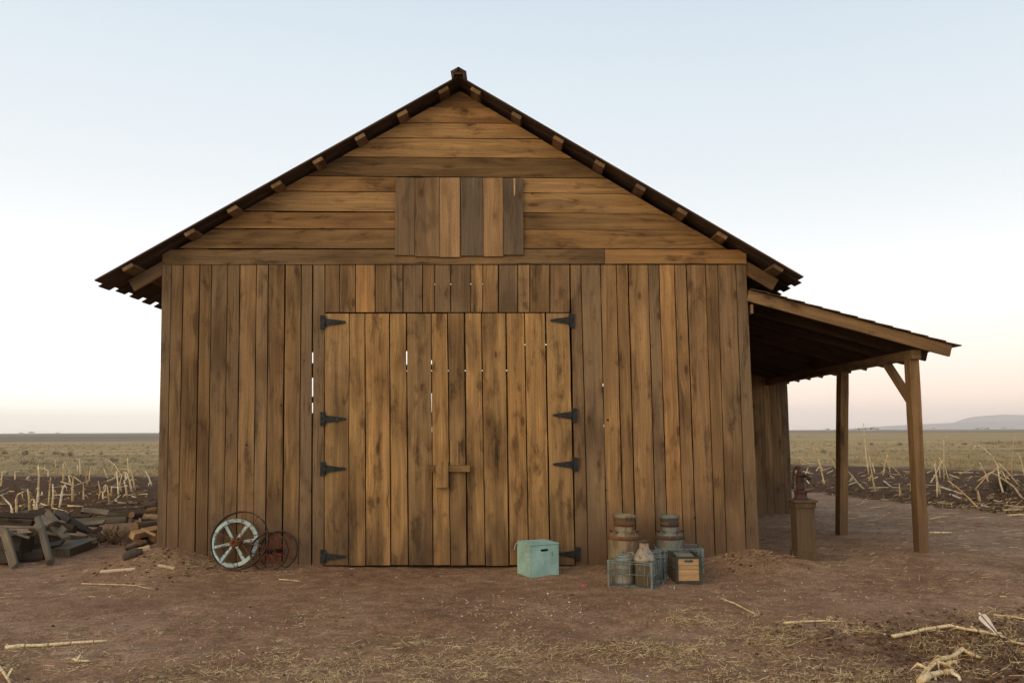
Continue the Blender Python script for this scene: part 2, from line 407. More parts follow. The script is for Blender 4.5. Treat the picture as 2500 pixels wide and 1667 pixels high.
M_JUG = painted('pale_spotted_zinc', (.34, .30, .24), (.17, .13, .10), .6, .6, 26, .2)
M_JUGBODY = painted('olive_tin', (.125, .105, .065), (.42, .36, .25), .32, .5, 10, .2, True)
M_FRAME = painted('dark_green_metal', (.060, .066, .055), (.10, .075, .05), .4, .6, 24, .3)
M_DARK = painted('inside_shade', (.012, .011, .010), (.02, .017, .014), .3, .9)  # near-black colour standing in for the shade inside holes
M_PEDESTAL = wood('pedestal_wood', (.058, .042, .026), (.100, .072, .043), (.130, .096, .060), (.09, .07, .05), .2, .35, .2, knots=False)
M_FEATHER = painted('white_feather', (.74, .70, .68), (.6, .55, .52), .3, .8, 60)
M_SHAFT = painted('dark_shaft', (.035, .045, .05), (.06, .07, .07), .3, .4, 40)
M_PINK = painted('pink_plastic', (.62, .06, .10), (.55, .12, .14), .3, .6, 60)
M_GLASS = painted('pale_bottle_crate_lining', (.20, .235, .215), (.12, .13, .12), .4, .35, 14)

def attr_mat(name, a, bb, cc, rough=.8, trans=0.0):
    """colour picked per piece from three real colours"""
    m, n, b = mat(name); at = n.new('ShaderNodeAttribute'); at.attribute_name = 'pl'; r = n.sep(at.outputs['Vector'])
    tc = n.new('ShaderNodeTexCoord'); f = n.noise(tc.outputs['Object'], 60, 3)
    base = n.ramp(r[0], [(.0, a), (.5, bb), (1.0, cc)])
    k = n.remap(f, .3, .7, .75, 1.2); base = n.mix(1.0, base, n.comb(k, k, k), 'MULTIPLY')
    n.put(b.inputs['Base Color'], base); b.inputs['Roughness'].default_value = rough
    return m
def stalk_mat():
    m, n, b = mat('dry_stalk'); at = n.new('ShaderNodeAttribute'); at.attribute_name = 'pl'; r = n.sep(at.outputs['Vector'])
    uv = n.new('ShaderNodeUVMap'); uv.uv_map = 'UVMap'; u = n.sep(uv.outputs[0])[0]
    tc = n.new('ShaderNodeTexCoord'); f = n.noise(tc.outputs['Object'], 70, 4); g_ = n.noise(tc.outputs['Object'], 9, 4, .65)
    base = n.ramp(r[0], [(.0, (.46, .33, .15)), (.5, (.68, .53, .29)), (1.0, (.82, .73, .52))])
    base = n.mix(n.remap(g_, .50, .68, 0, .5), base, (.20, .135, .065))
    fr = n.math('FRACT', n.math('DIVIDE', n.math('ADD', u, n.math('MULTIPLY', r[1], .2)), .15))
    base = n.mix(n.math('MULTIPLY', n.remap(n.math('ABSOLUTE', n.math('SUBTRACT', fr, .5)), .02, .05, 1.0, 0.0), .75), base, (.13, .085, .045))
    k = n.remap(f, .3, .7, .72, 1.2); base = n.mix(1.0, base, n.comb(k, k, k), 'MULTIPLY')
    n.put(b.inputs['Base Color'], base); b.inputs['Roughness'].default_value = .75
    return m
M_STALK = stalk_mat()
M_STRAW = attr_mat('straw', (.13, .085, .042), (.34, .245, .115), (.64, .53, .32))
M_GRASS = attr_mat('dry_grass', (.19, .155, .078), (.31, .24, .12), (.44, .345, .19))
M_CLOD = attr_mat('soil_clod', (.060, .030, .017), (.115, .062, .036), (.175, .105, .064), .95)
M_PEBBLE = attr_mat('pebble', (.22, .15, .11), (.42, .36, .30), (.75, .72, .66), .8)
M_BUSH = attr_mat('brush', (.045, .036, .024), (.095, .075, .047), (.18, .145, .09))
M_WEED = attr_mat('dry_weed', (.10, .068, .035), (.20, .140, .070), (.34, .25, .13))

# ------------------------------------------------------------------ ground
def ground():
    def lines(lo, hi, step, far_lo, far_hi, growth):
        a = []; x = lo
        while x <= hi: a.append(x); x += step
        s, x = step, a[-1]
        while x < far_hi: s *= growth; x += s; a.append(x)
        s, x = step, a[0]; pre = []
        while x > far_lo: s *= growth; x -= s; pre.append(x)
        return pre[::-1] + a
    xs = lines(-7.0, 7.5, .06, -4300, 4300, 1.13); ys = lines(-4.9, 8.0, .055, -60, 6400, 1.09)
    nx, ny = len(xs), len(ys); v = []; zc = []
    for y in ys:
        for x in xs:
            v.append((x, y, h(x, y)))
            t = tilled(x, y) if y < 60 else 0.0
            rf = rough_fg(x, y) if y < 0 else 0.0
            if x > 0: far = 27 - (x - 12.2) * .9
            else: far = 20 - .15 * (x + 13)
            g = sstep(far - 1, far + 1, y) if y > 8 or abs(x) > 12 else 0.0
            if y > 40: g = 1.0
            dist = math.hypot(x, y + 9.3)
            wob = noise.noise(Vector((x * .004, y * .004, 8)))
            d0 = 165 if x < 0 else 420
            far_dark = sstep(d0 * .93, d0 * 1.05, dist * (1 + .06 * wob))
            zc.append((max(t, rf * .55), g, far_dark, 1.0))
    f = [(j * nx + i, j * nx + i + 1, (j + 1) * nx + i + 1, (j + 1) * nx + i) for j in range(ny - 1) for i in range(nx - 1)]
    me = bpy.data.meshes.new('ground'); me.from_pydata(v, [], f)
    ca = me.color_attributes.new('zone', 'FLOAT_COLOR', 'POINT'); ca.data.foreach_set('color', [c for z in zc for c in z])
    me.polygons.foreach_set('use_smooth', [True] * len(f))
    m, n, b = mat('earth'); at = n.new('ShaderNodeAttribute'); at.attribute_name = 'zone'; z = n.sep(at.outputs['Vector'])
    P = n.new('ShaderNodeNewGeometry').outputs['Position']
    a = n.noise(P, .9, 5, .6); c = n.noise(P, 6, 5, .65); d = n.noise(P, 38, 4, .7); e = n.noise(P, 160, 2, .6)
    dirt = n.ramp(a, [(.30, (.190, .110, .064)), (.5, (.250, .152, .090)), (.72, (.325, .214, .138))])
    k = n.math('MULTIPLY', n.remap(c, .28, .72, .72, 1.25), n.math('MULTIPLY', n.remap(d, .28, .72, .62, 1.40), n.remap(e, .25, .75, .70, 1.32)))
    dirt = n.mix(1.0, dirt, n.comb(k, k, k), 'MULTIPLY')
    # fine grit: pale grains of gravel, thicker in patches
    gv = n.voro(P, 58); gc = n.sep(gv.outputs['Color'])
    grit = n.math('MULTIPLY', n.math('GREATER_THAN', gc[0], .80), n.remap(gv.outputs['Distance'], .22, .34, 1.0, 0.0))
    patch = n.remap(n.noise(P, .55, 3), .42, .66, .30, 1.0)
    dirt = n.mix(n.math('MULTIPLY', grit, patch), dirt, (.44, .35, .29))
    # trampled straw dust
    sp = n.sep(P); straw = n.noise(n.comb(n.math('MULTIPLY', sp[0], 7), n.math('MULTIPLY', sp[1], 16), 0.0), 1.0, 5, .7)
    spatch = n.noise(P, .8, 4, .6)
    dirt = n.mix(n.math('MULTIPLY', n.remap(straw, .53, .66), n.remap(spatch, .45, .65, .03, .45)), dirt, (.215, .155, .085))
    soil = n.ramp(n.noise(P, 5, 5, .65), [(.3, (.050, .025, .012)), (.55, (.086, .045, .021)), (.75, (.125, .070, .036))])
    k2 = n.math('MULTIPLY', n.remap(d, .3, .7, .65, 1.3), n.remap(c, .3, .7, .75, 1.2)); soil = n.mix(1.0, soil, n.comb(k2, k2, k2), 'MULTIPLY')
    col = n.mix(z[0], dirt, soil)
    # dry plain: long low bands of tan grass and grey-green brush
    sx = n.comb(n.math('MULTIPLY', sp[0], .05), n.math('MULTIPLY', sp[1], .16), 0.0)
    g1 = n.noise(sx, 1.0, 6, .65); g2 = n.noise(P, 1.2, 5, .7); g3 = n.noise(P, 9, 3, .7)
    gcol = n.ramp(n.math('ADD', n.math('MULTIPLY', g1, .6), n.math('MULTIPLY', g2, .4)), [(.34, (.165, .130, .066)), (.43, (.280, .210, .100)), (.54, (.400, .290, .142)), (.66, (.50, .385, .22))])
    near_g = n.remap(sp[1], 22, 60, 1.0, 0.0)
    gcol = n.mix(n.math('MULTIPLY', near_g, .55), gcol, n.mix(n.remap(g2, .35, .65), (.150, .128, .066), (.33, .262, .140)))
    k3 = n.remap(g3, .3, .7, .7, 1.25); gcol = n.mix(1.0, gcol, n.comb(k3, k3, k3), 'MULTIPLY')
    fcol = n.ramp(n.noise(n.comb(n.math('MULTIPLY', sp[0], .0025), n.math('MULTIPLY', sp[1], .010), 0.0), 1.0, 5, .6), [(.35, (.16, .14, .098)), (.5, (.225, .182, .128)), (.65, (.31, .235, .165))])
    gcol = n.mix(z[2], gcol, fcol)
    col = n.mix(z[1], col, gcol)
    n.put(b.inputs['Base Color'], col); b.inputs['Roughness'].default_value = .95; b.inputs['Specular IOR Level'].default_value = .1
    hh = n.math('ADD', n.math('MULTIPLY', c, 1.0), n.math('ADD', n.math('MULTIPLY', d, .5), n.math('MULTIPLY', grit, .12)))
    bump(n, b, hh, .8, .03)
    me.materials.append(m); o = bpy.data.objects.new('ground', me); COL.objects.link(o); o['kind'] = 'structure'
ground()

# ------------------------------------------------------------------ the barn
barn = empty('barn', onY(1105, 1385, 0)); tag(barn, 'weathered brown plank barn with a gable roof and an open side porch', 'barn')
TV = Vector((0, .024, 0))
def lerp(a, b, t): return a + (b - a) * t
def facade_planks(mb, top, bot, py_top, py_bot, py_ref, Y=0.0, py_end=None, gaps=None, seg=9, cols=None, ends=None):
    """vertical boards from picture columns: 'top' at height py_top, 'bot' at height py_ref, carried down to py_bot"""
    gaps = gaps or {}
    for i in range(len(top) - 1):
        y = Y + random.uniform(-.004, .004)
        gl, gr = gaps.get(i, random.uniform(.8, 1.5)), gaps.get(i + 1, random.uniform(.8, 1.5))
        def X(j, py, g): return lerp(top[j], bot[j], (py - py_top) / (py_ref - py_top)) + g
        pe = py_bot + (ends[i] if ends else 0)
        A0, A1 = onY(X(i, pe, gl), pe, y), onY(X(i + 1, pe, -gr), pe, y)
        B0, B1 = onY(X(i, py_top, gl), py_top, y), onY(X(i + 1, py_top, -gr), py_top, y)
        mb.plank(A0, A1, B0, B1, TV, seg, .0022, cols[i] if cols else None)

LT = [396, 419, 448, 488, 517, 556, 586, 626, 655.5, 696, 735.5, 763.6, 793]
LB = [382, 405, 434, 476, 506, 546, 577, 618, 648, 689, 729, 761, 791]
RT = [1391.5, 1418, 1465.5, 1504, 1533, 1582, 1609, 1646, 1675, 1722, 1752, 1796]
RB = [1403.5, 1435, 1482, 1522, 1552.5, 1602, 1631, 1669, 1700, 1746, 1774, 1822]
OT = [793, 829, 867.6, 916, 954.6, 983.5, 1031.6, 1061.5, 1100.4, 1149.4, 1178.5, 1216.6, 1264, 1293.5, 1342.5, 1391.5]
w = MB()
facade_planks(w, LT, LB, 647, 1415, 1333, gaps={11: 1.8, 9: 1.9, 3: 1.5}, cols=[(.95, .1, .3)] + [(random.uniform(.35, 1), random.uniform(0, .6), random.uniform(.05, .7)) for _ in range(11)])
facade_planks(w, RT, RB, 647, 1415, 1333, gaps={2: 1.05, 4: 1.5, 8: 1.4, 11: 1.2})
facade_planks(w, OT, OT, 647, 762, 763, seg=3, gaps={7: .9, 8: 1.0, 9: .8, 10: .8, 12: 1.2})
w.build('wall', M_BARN, barn)
cb = MB(); facade_planks(cb, [1796, 1822], [1822, 1855], 647, 1415, 1333, Y=-.003, cols=[(.97, .1, .35)])
cb.build('corner_board', M_BARN, barn)

kh = MB()
for (px, py, r_) in ((602, 1086, .011), (461, 1217, .008), (1484, 1025, .012), (1479, 1196, .011), (1696, 1263, .010), (1538, 797, .008), (687, 989, .010), (1300, 472, .010)):
    c_ = onY(px, py, -.0065); kh.lathe([(r_, 0), (r_ * .6, .0012), (.0005, .0015)], c_, Matrix.Rotation(R(90), 3, 'X'), 12, caps=False)
kh.build('knot_holes', M_DARK, barn)['kind'] = 'stuff'  # near-black discs on the boards paint the shade inside knot holes
# roof lines, measured on the front edge of the roof
YF = -.25
ridge, eaveL, eaveR = onY(1120, 184, YF), onY(232, 682, YF), onY(1963, 675, YF)
def ztop(x):
    e = eaveL if x < ridge.x else eaveR
    return ridge.z + (e.z - ridge.z) * (x - ridge.x) / (e.x - ridge.x)
nL = Vector((-(ridge.z - eaveL.z), 0, (ridge.x - eaveL.x))).normalized(); nR = Vector(((ridge.z - eaveR.z), 0, (eaveR.x - ridge.x))).normalized()
UND = .074                               # thickness of the two layers of roof boards
def xu(z, side):                         # x on the underside of the roof at height z
    e, n_ = (eaveL, nL) if side < 0 else (eaveR, nR)
    zz = z + (UND + .004) / n_.z
    return ridge.x + (e.x - ridge.x) * (zz - ridge.z) / (e.z - ridge.z)
# horizontal gable boards, cut to the slope of the roof
g = MB()
pairs = [(226, 226), (263, 263), (300, 303), (337, 340), (383, 387), (431, 435), (468, 472), (517, 520.5), (559, 560.5), (607, 607.5)]
z_apex = ridge.z - (UND + .004) / nL.z
for i in range(len(pairs) - 1):
    (a0, a1), (b0, b1) = pairs[i], pairs[i + 1]
    zl = lambda p, q, x: onY(900, p).z + (onY(1400, q).z - onY(900, p).z) * (x - onY(900, p).x) / (onY(1400, q).x - onY(900, p).x)
    gap = .0042
    zt0 = z_apex - .001 if i == 0 else zl(a0, a1, 0) - gap; zb0 = zl(b0, b1, 0) + gap
    y = random.uniform(-.004, .004)
    xlb, xrb = xu(zb0, -1), xu(zb0, 1); xlt, xrt = (xu(zt0, -1), xu(zt0, 1)) if i else (ridge.x - .02, ridge.x + .02)
    tilt = lambda x: (zl(b0, b1, x) - zl(b0, b1, 0)) * (0 if i == 0 else 1)
    spans = [(0, 1)]
    if i >= 5:                           # boards stop either side of the loft door
        lo_, hi_ = onY(968, 500).x, onY(1276, 500).x
        segs = [(xlb, xlt, lo_, lo_, 0), (hi_, hi_, xrb, xrt, 1)]
    elif i in (2, 4): 
        segs = [(xlb, xlt, xrb, xrt, 0)]
    else: segs = [(xlb, xlt, xrb, xrt, 0)]
    for (x0b, x0t, x1b, x1t, k) in segs:
        g.plank((x0b, y, zb0 + tilt(x0b)), (x0t, y, zt0 + tilt(x0t)), (x1b, y, zb0 + tilt(x1b)), (x1t, y, zt0 + tilt(x1t)), TV, 7, .002 if i else 0)
g.build('gable_wall', M_GABLE, barn)
t = MB()
p = [onY(397, 610), onY(397, 646.5), onY(1476, 609), onY(1476, 644.5)]; t.plank(p[1], p[0], p[3], p[2], TV + Vector((0, .004, 0)), 6, .0015, (.8, .2, .25))
p = [onY(1477, 609), onY(1477, 644.5), onY(1821, 610), onY(1822, 644)]; t.plank(p[1], p[0], p[3], p[2], TV + Vector((0, .004, 0)), 4, .0015, (.2, .8, .6))
for v in t.v: v.y -= .006
t.build('trim_board', M_GABLE, barn)
# loft door
lt_ = [965.5, 1013, 1073, 1123, 1179, 1227.5, 1278]; lb_ = [963, 1012.5, 1072.5, 1123, 1180, 1229, 1278.5]
lcols = [(.60, .2, .42), (.45, .4, .5), (.2, .62, .95), (.99, .1, .2), (.15, .70, .85), (.85, .3, .3)]
M_LOFTS = wood('loft_door_wood', (.10, .066, .036), (.250, .160, .080), (.340, .224, .112), (.135, .104, .072), .85, .42, .9)
ld = MB()
ends = [623, 626, 627.5, 624.5, 626, 622]
for i in range(6):
    y = -.034 + random.uniform(-.003, .003)
    g_ = .5 if i != 3 else 1.6
    A0, A1 = onY(lb_[i] + g_, ends[i], y), onY(lb_[i + 1] - .7, ends[i], y); B0, B1 = onY(lt_[i] + g_, 434 + random.uniform(-1, 1), y), onY(lt_[i + 1] - .7, 434 + random.uniform(-1, 1), y)
    ld.plank(A0, A1, B0, B1, TV, 5, .001, lcols[i])
loft = ld.build('loft_door', M_LOFTS, barn); loft['label'] = 'loft door of six upright boards in uneven browns'
sp_ = MB(); sp_.plank(onY(1255, 478, -.0385), onY(1257, 478, -.0385), onY(1253, 436, -.0385), onY(1258, 436, -.0385), (0, .003, 0), 4, .003, (.1, .9, 1)); sp_.build('splinter', M_FRESH, loft)

# big double doors
DT = [792, 852.6, 891, 951, 992, 1052.6, 1092, 1134, 1175, 1235, 1280, 1331.6, 1390.5]
DB = [791, 851, 893, 954, 997, 1057.5, 1100, 1141, 1185, 1243, 1291, 1343, 1404]
dcols = [(.7, .2, .45), (.3, .5, .5), (.2, .7, .8), (.3, .6, .6), (.75, .2, .35), (.2, .7, .7), (.6, .3, .35), (.25, .5, .6), (.3, .4, .6), (.35, .8, .55), (.2, .7, .7), (.5, .3, .55)]
doors = []
for k, (a, b_) in enumerate(((0, 6), (6, 12))):
    d = MB(); tp, bt = DT[a:b_ + 1], DB[a:b_ + 1]
    gaps = {0: 1.2, 1: 1.0, 2: 1.3, 3: 1.4, 4: 1.5, 5: 1.2, 6: 1.2} if k == 0 else {0: 1.4, 1: 1.9, 2: 1.2, 3: 1.7, 4: 1.3, 5: 1.9, 6: 1.2}
    facade_planks(d, tp, bt, 765.5 - k * .8, 1380, 1378, Y=-.012, gaps=gaps, seg=10, cols=dcols[a:b_], ends=[random.uniform(-2, 1.5) for _ in range(6)])
    for py in (800, 905 + 170, 1330):   # battens nailed across the inside
        d.plank(onY(tp[0] + 12, py + 14, .05), onY(tp[0] + 12, py - 14, .05), onY(tp[-1] - 12, py + 14, .05), onY(tp[-1] - 12, py - 14, .05), TV, 1)
    dr = d.build('barn_door', M_DOOR, barn); doors.append(dr)
# strap hinges
def hinge(door, xp0, xp1, yc, tipx, dy, big=1.0):
    X = lambda x: 720 + .4464 * x; Yp = lambda y: 720 + .4464 * y
    m_ = MB(); Y = -.024
    a, b2 = onY(X(xp0), Yp(yc + 39), Y), onY(X(xp1), Yp(yc - 38), Y)
    m_.box((a.x, Y, a.z), (b2.x, Y + .012, b2.z))
    e = xp1 if tipx > xp1 else xp0
    p0, p1, q0, q1 = onY(X(e), Yp(yc + 22), Y - .002), onY(X(e), Yp(yc - 20), Y - .002), onY(X(tipx), Yp(yc + 5 + dy), Y - .002), onY(X(tipx), Yp(yc - 6 + dy), Y - .002)
    m_.plank(p0, p1, q0, q1, (0, .006, 0))
    c_ = (p0 + p1) / 2; m_.tube([(c_.x, Y - .004, onY(X(e), Yp(yc + 30)).z), (c_.x, Y - .004, onY(X(e), Yp(yc - 29)).z)], .007, 8)
    for tt in (.2, .5, .78):             # nail heads
        q = ((p0 + p1) / 2).lerp((q0 + q1) / 2, tt); m_.lathe([(.007, 0), (.005, .004)], q, Matrix.Rotation(R(90), 3, 'X'), 8)
    for zz in (.2, .8):
        m_.lathe([(.007, 0), (.005, .004)], (lerp(a.x, b2.x, .5), Y, lerp(a.z, b2.z, zz)), Matrix.Rotation(R(90), 3, 'X'), 8)
    m_.build('hinge', M_HINGE, door)
for yc in (148, 677, 950, 1430): hinge(doors[0], 137, 166, yc, 277, 0)
for (a, b_, yc, tp) in ((1500, 1530, 139, 1398), (1514, 1543, 657, 1412), (1519, 1548, 926, 1412), (1533, 1561, 1416, 1430)): hinge(doors[1], a, b_, yc, tp, 0)
# wooden latch: bar through a keeper
def latch():
    X = lambda x: 720 + .4464 * x; Yp = lambda y: 720 + .4464 * y
    lb = MB(); Y = -.075
    p = [onY(X(737), Yp(966), Y), onY(X(737), Yp(932), Y), onY(X(957), Yp(966), Y), onY(X(957), Yp(931), Y)]
    lb.plank(*p, (0, .03, 0), 3, .001, (.5, .3, .25)); b1 = lb.build('latch_bar', M_DOOR, doors[1])
    lk = MB(); Y = -.105
    p = [onY(X(771), Yp(1053), Y), onY(X(836), Yp(1053), Y), onY(X(771), Yp(912), Y), onY(X(838), Yp(914), Y)]
    lk.plank(*p, (0, .029, 0), 2, .001, (.25, .6, .6))
    p = [onY(X(771), Yp(930), -.0755), onY(X(838), Yp(930), -.0755), onY(X(771), Yp(912), -.0755), onY(X(838), Yp(914), -.0755)]; lk.plank(*p, (0, .06, 0))
    p = [onY(X(771), Yp(1053), -.0755), onY(X(836), Yp(1053), -.0755), onY(X(771), Yp(970), -.0755), onY(X(838), Yp(970), -.0755)]; lk.plank(*p, (0, .06, 0))
    lk.build('latch_keeper', M_DOOR, doors[0])
    l2 = MB(); Y = -.040
    p = [onY(X(848), Yp(930), Y), onY(X(895), Yp(930), Y), onY(X(850), Yp(798), Y), onY(X(893), Yp(796), Y)]; l2.plank(*p, (0, .022, 0), 2, .001, (.6, .3, .35))
    l2.build('latch_block', M_DOOR, doors[1])
latch()

# inside of the door opening and the hidden walls
XL, XR = onY(388, 900, 0).x, onY(1838, 900, 0).x
DEP = 6.6
zeL, zeR = ztop(XL) - .036, ztop(XR) - .036
def side_planks(mb, x, tv, y0, y1, z1):
    y = y0
    while y < y1 - .05:
        wd = min(random.uniform(.15, .23), y1 - y)
        mb.plank((x, y + .002, -.15), (x, y + wd - .002, -.15), (x, y + .002, z1), (x, y + wd - .002, z1), tv, 5, .001); y += wd
sw = MB(); side_planks(sw, onY(382, 1333).x + .03, (.024, 0, 0), .03, DEP, zeL - .02); sw.build('wall', M_BARN, barn)
sw = MB()
side_planks(sw, XR - .05, (-.024, 0, 0), .03, DEP, zeR - .02)
sw.build('wall', M_BARN, barn)
# back wall, with the gaps and missing boards that daylight shows through
bk = MB()
def backpt(px, py): return onY(px, py, DEP)
holes = []
def hole(px0, px1, py0, py1):
    a, b2 = backpt(px0, py1), backpt(px1, py0); holes.append((a.x, b2.x, a.z, b2.z))
hole(745, 775, 860, 886); hole(745, 775, 922, 968); hole(745, 775, 983, 1008)
hole(985, 1000, 857, 890); hole(1046, 1060, 879, 889); hole(1052, 1054.5, 960, 1006); hole(1052, 1055, 1042, 1056)
hole(980, 1245, 903, 906); hole(1052, 1188, 692, 695); hole(1270, 1340, 839.8, 842.3); hole(1468, 1474, 936, 943)
hole(1470, 1480, 1036, 1042)
zr = ridge.z - .2
gx = sorted(set([XL + .01 + k * (XR - .09 - XL) / 60 for k in range(61)] + [ridge.x] + [c for q in holes for c in q[:2]])); gz = sorted(set([-.15, zeL, zr] + [c for q in holes for c in q[2:]]))
def roofz(x): return ztop(x) - .042
for i in range(len(gx) - 1):
    for j in range(len(gz) - 1):
        x0, x1, z0, z1 = gx[i], gx[i + 1], gz[j], gz[j + 1]
        if x1 - x0 < 1e-5 or z1 - z0 < 1e-5: continue
        cx, cz = (x0 + x1) / 2, (z0 + z1) / 2
        if any(q[0] < cx < q[1] and q[2] < cz < q[3] for q in holes): continue
        za0, za1 = min(z1, roofz(x0)), min(z1, roofz(x1))
        if za0 <= z0 + .001 and za1 <= z0 + .001: continue
        bk.plank((x0, DEP, z0), (x1, DEP, z0), (x0, DEP, max(za0, z0 + .001)), (x1, DEP, max(za1, z0 + .001)), TV)
bk.build('wall', M_BARN, barn)

# roof: two layers of boards running down the slope, purlins, rafters, ridge cap
YB = DEP + .3
def roof_side(e, nrm):
    mb = MB(); dn = (e - ridge); dn.y = 0
    L = dn.length; dn.normalize()
    y = YF
    while y < YB:                        # lower layer
        wd = random.uniform(.22, .25); ext = random.uniform(-.02, .02)
        a = Vector((ridge.x, y + .16, ridge.z)) - nrm * .0175; z_ = a + dn * (L + .06 + ext)
        a2 = a + dn * .02
        mb.plank(a2, a2 + Vector((0, wd, 0)), z_, z_ + Vector((0, wd, 0)), -nrm * .0125, 4, 0); y += .37
    y = YF
    while y < YB:                        # upper layer
        wd = random.uniform(.25, .28); ext = random.uniform(-.012, .012)
        a = Vector((ridge.x, y, ridge.z)) + dn * .012; z_ = Vector((ridge.x, y, ridge.z)) + dn * (L + ext)
        mb.plank(a, a + Vector((0, wd, 0)), z_, z_ + Vector((0, wd, 0)), -nrm * .0165, 4, 0); y += .37
    return mb
rl = roof_side(eaveL, nL); rr = roof_side(eaveR, nR)
rl.v += []
ofs = len(rl.v); rl.v += rr.v; rl.f += [tuple(i + ofs for i in f) for f in rr.f]; rl.uv += rr.uv; rl.c += rr.c; rl.sm += rr.sm
roof = rl.build('roof', M_ROOF, barn)
cap = MB()
def cap_board(sgn, e, nrm):
    dn = (e - ridge); dn.y = 0; dn.normalize()
    a = Vector((ridge.x, YF - .06, ridge.z + .075)); b2 = Vector((ridge.x, YB, ridge.z + .075))
    cap.plank(a, a + dn * .105, b2, b2 + dn * .105, -nrm * .03, 6, .002)
    s0 = a + dn * .105 - nrm * .031 - dn * .028; s1 = b2 + dn * .105 - nrm * .031 - dn * .028
    cap.plank(s0, s0 + dn * .026, s1, s1 + dn * .026, Vector((0, 0, -.055)), 6, .001)
cap_board(-1, eaveL, nL); cap_board(1, eaveR, nR)
cap.plank((ridge.x - .06, YF - .05, ridge.z - .01), (ridge.x + .06, YF - .05, ridge.z - .01), (ridge.x - .06, YF - .05, ridge.z + .02), (ridge.x + .06, YF - .05, ridge.z + .02), (0, YB - YF, 0))
cap.build('ridge_cap', M_ROOF, roof)
purL = [(1083, 221), (980, 274), (877, 332), (774, 389), (671, 446), (563, 505), (460, 563), (310, 650)]
purR = [(1162, 221), (1263, 278), (1365, 338), (1467, 395), (1566, 454), (1667, 513), (1765, 572), (1900, 655)]
def purlins(lst, e, nrm):
    dn = (e - ridge); dn.y = 0; L = dn.length; dn.normalize()
    for (px, py) in lst:
        q = onY(px, py, YF + .02); s_ = (q - ridge).dot(dn)
        c0 = Vector((ridge.x, 0, ridge.z)) + dn * s_ - nrm * (.0305 + .0225)
        p = MB(); yb = YF + random.uniform(.012, .035)
        p.plank(Vector((c0.x, yb, c0.z)) - dn * .062 + nrm * .021, Vector((c0.x, yb, c0.z)) + dn * .062 + nrm * .021, Vector((c0.x, YB - .1, c0.z)) - dn * .062 + nrm * .021, Vector((c0.x, YB - .1, c0.z)) + dn * .062 + nrm * .021, -nrm * .044, 2)
        p.build('purlin', M_POST, barn)
purlins(purL, eaveL, nL); purlins(purR, eaveR, nR)
# rafters under the purlins; their tails show below the eaves
def rafters(pT, pB, e, nrm):
    dn = (e - ridge); dn.y = 0; dn.normalize()
    t0, b0 = onY(*pT, .045), onY(*pB, .045)
    wd = .145
    s_end = (t0 - ridge).dot(dn) + .02
    y = .028
    while y < DEP:
        p = MB(); off = .0305 + .053 + .004
        a = Vector((ridge.x, y, ridge.z)) + dn * .12 - nrm * off; z_ = Vector((ridge.x, y, ridge.z)) + dn * s_end - nrm * off
        p.plank(a, a - nrm * wd, z_, z_ - nrm * wd, (0, .04, 0), 2); p.build('rafter', M_POST, barn); y += .93
rafters((311, 669), (325, 695), eaveL, nL); rafters((1905, 666), (1893, 691), eaveR, nR)

# ------------------------------------------------------------------ open porch on the right-hand side and the wing behind it
PA, PB = onY(1834, 700, -.06), onY(2350, 841, -.06)
pd_ = PB - PA; pd_.y = 0; PL = pd_.length; pd_.normalize(); pn = Vector((-pd_.z, 0, pd_.x))
if pn.z < 0: pn = -pn
WING_Y, WING_BACK = 5.6, 8.6
pr = MB(); nb = 12
for i in range(nb):
    s0 = PL * i / nb; s1 = PL * (i + 1) / nb + (.02 if i < nb - 1 else 0)
    yj = random.uniform(-.012, .012)
    a, b2 = PA + pd_ * s0 - pn * .016, PA + pd_ * s1 - pn * .004
    a.y = b2.y = -.06 + yj
    B = Vector((0, WING_BACK + .06, 0))
    pr.plank(a, b2, a + B, b2 + B, -pn * .013, 12, .002)
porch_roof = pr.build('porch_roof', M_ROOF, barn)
RD = .130                                # depth of the porch rafters
def under(x, extra=0.0):
    s_ = (x - PA.x) / pd_.x; return (PA + pd_ * s_).z - (.030 + extra) / pn.z
ry = [-.02] + [.545 * k for k in range(1, 11)]
for k, y in enumerate(ry):
    p = MB(); a = PA + pd_ * -.0 - pn * .031; e = PA + pd_ * (PL - .085 + random.uniform(-.01, .01)) - pn * .031; a.y = e.y = y
    p.plank(a, a - pn * RD, e, e - pn * RD, (0, .042, 0), 6, .0015, None if k else (.3, .55, .5)); p.build('porch_rafter', M_ROOF if k else M_POST, barn)  # inner rafters in darker wood: the porch's shade is in the colour
def post(name, base, tleft, wx, wy, ztp):
    p = MB(); b0 = Vector(base); 
    lo = Vector((b0.x, b0.y, h(b0.x, b0.y) - .12))
    p.plank(lo, lo + Vector((wx, 0, 0)), Vector((tleft, b0.y, ztp)), Vector((tleft + wx, b0.y, ztp)), (0, wy, 0), 8, .0025, (.3, .5, .55))
    return p.build(name, M_POST, barn)
P1 = onY(2245, 1340, .16); P1t = onY(2222, 880, .16)
bx = P1t.x; zb = under(bx + .05, RD) - .002       # beam top
BH = .105
beam = MB(); beam.plank((bx - .01, .10, zb - BH), (bx - .01, .10, zb), (bx - .01, WING_Y + .3, zb - BH), (bx - .01, WING_Y + .3, zb), (.11, 0, 0), 6, .001)
beam.build('porch_beam', M_POST, barn)
post('porch_post', P1, bx - .005, .108, .14, zb - BH - .001)
P2 = onY(2049, 1298, 2.15); post('porch_post', P2, bx - .005, .108, .165, zb - BH - .001)
br = MB(); br.bar((bx + .045, .30, zb - BH - .47), (bx + .045, .86, zb - BH + .01), .10, .06, (1, 0, 0)); br.build('porch_brace', M_POST, barn)
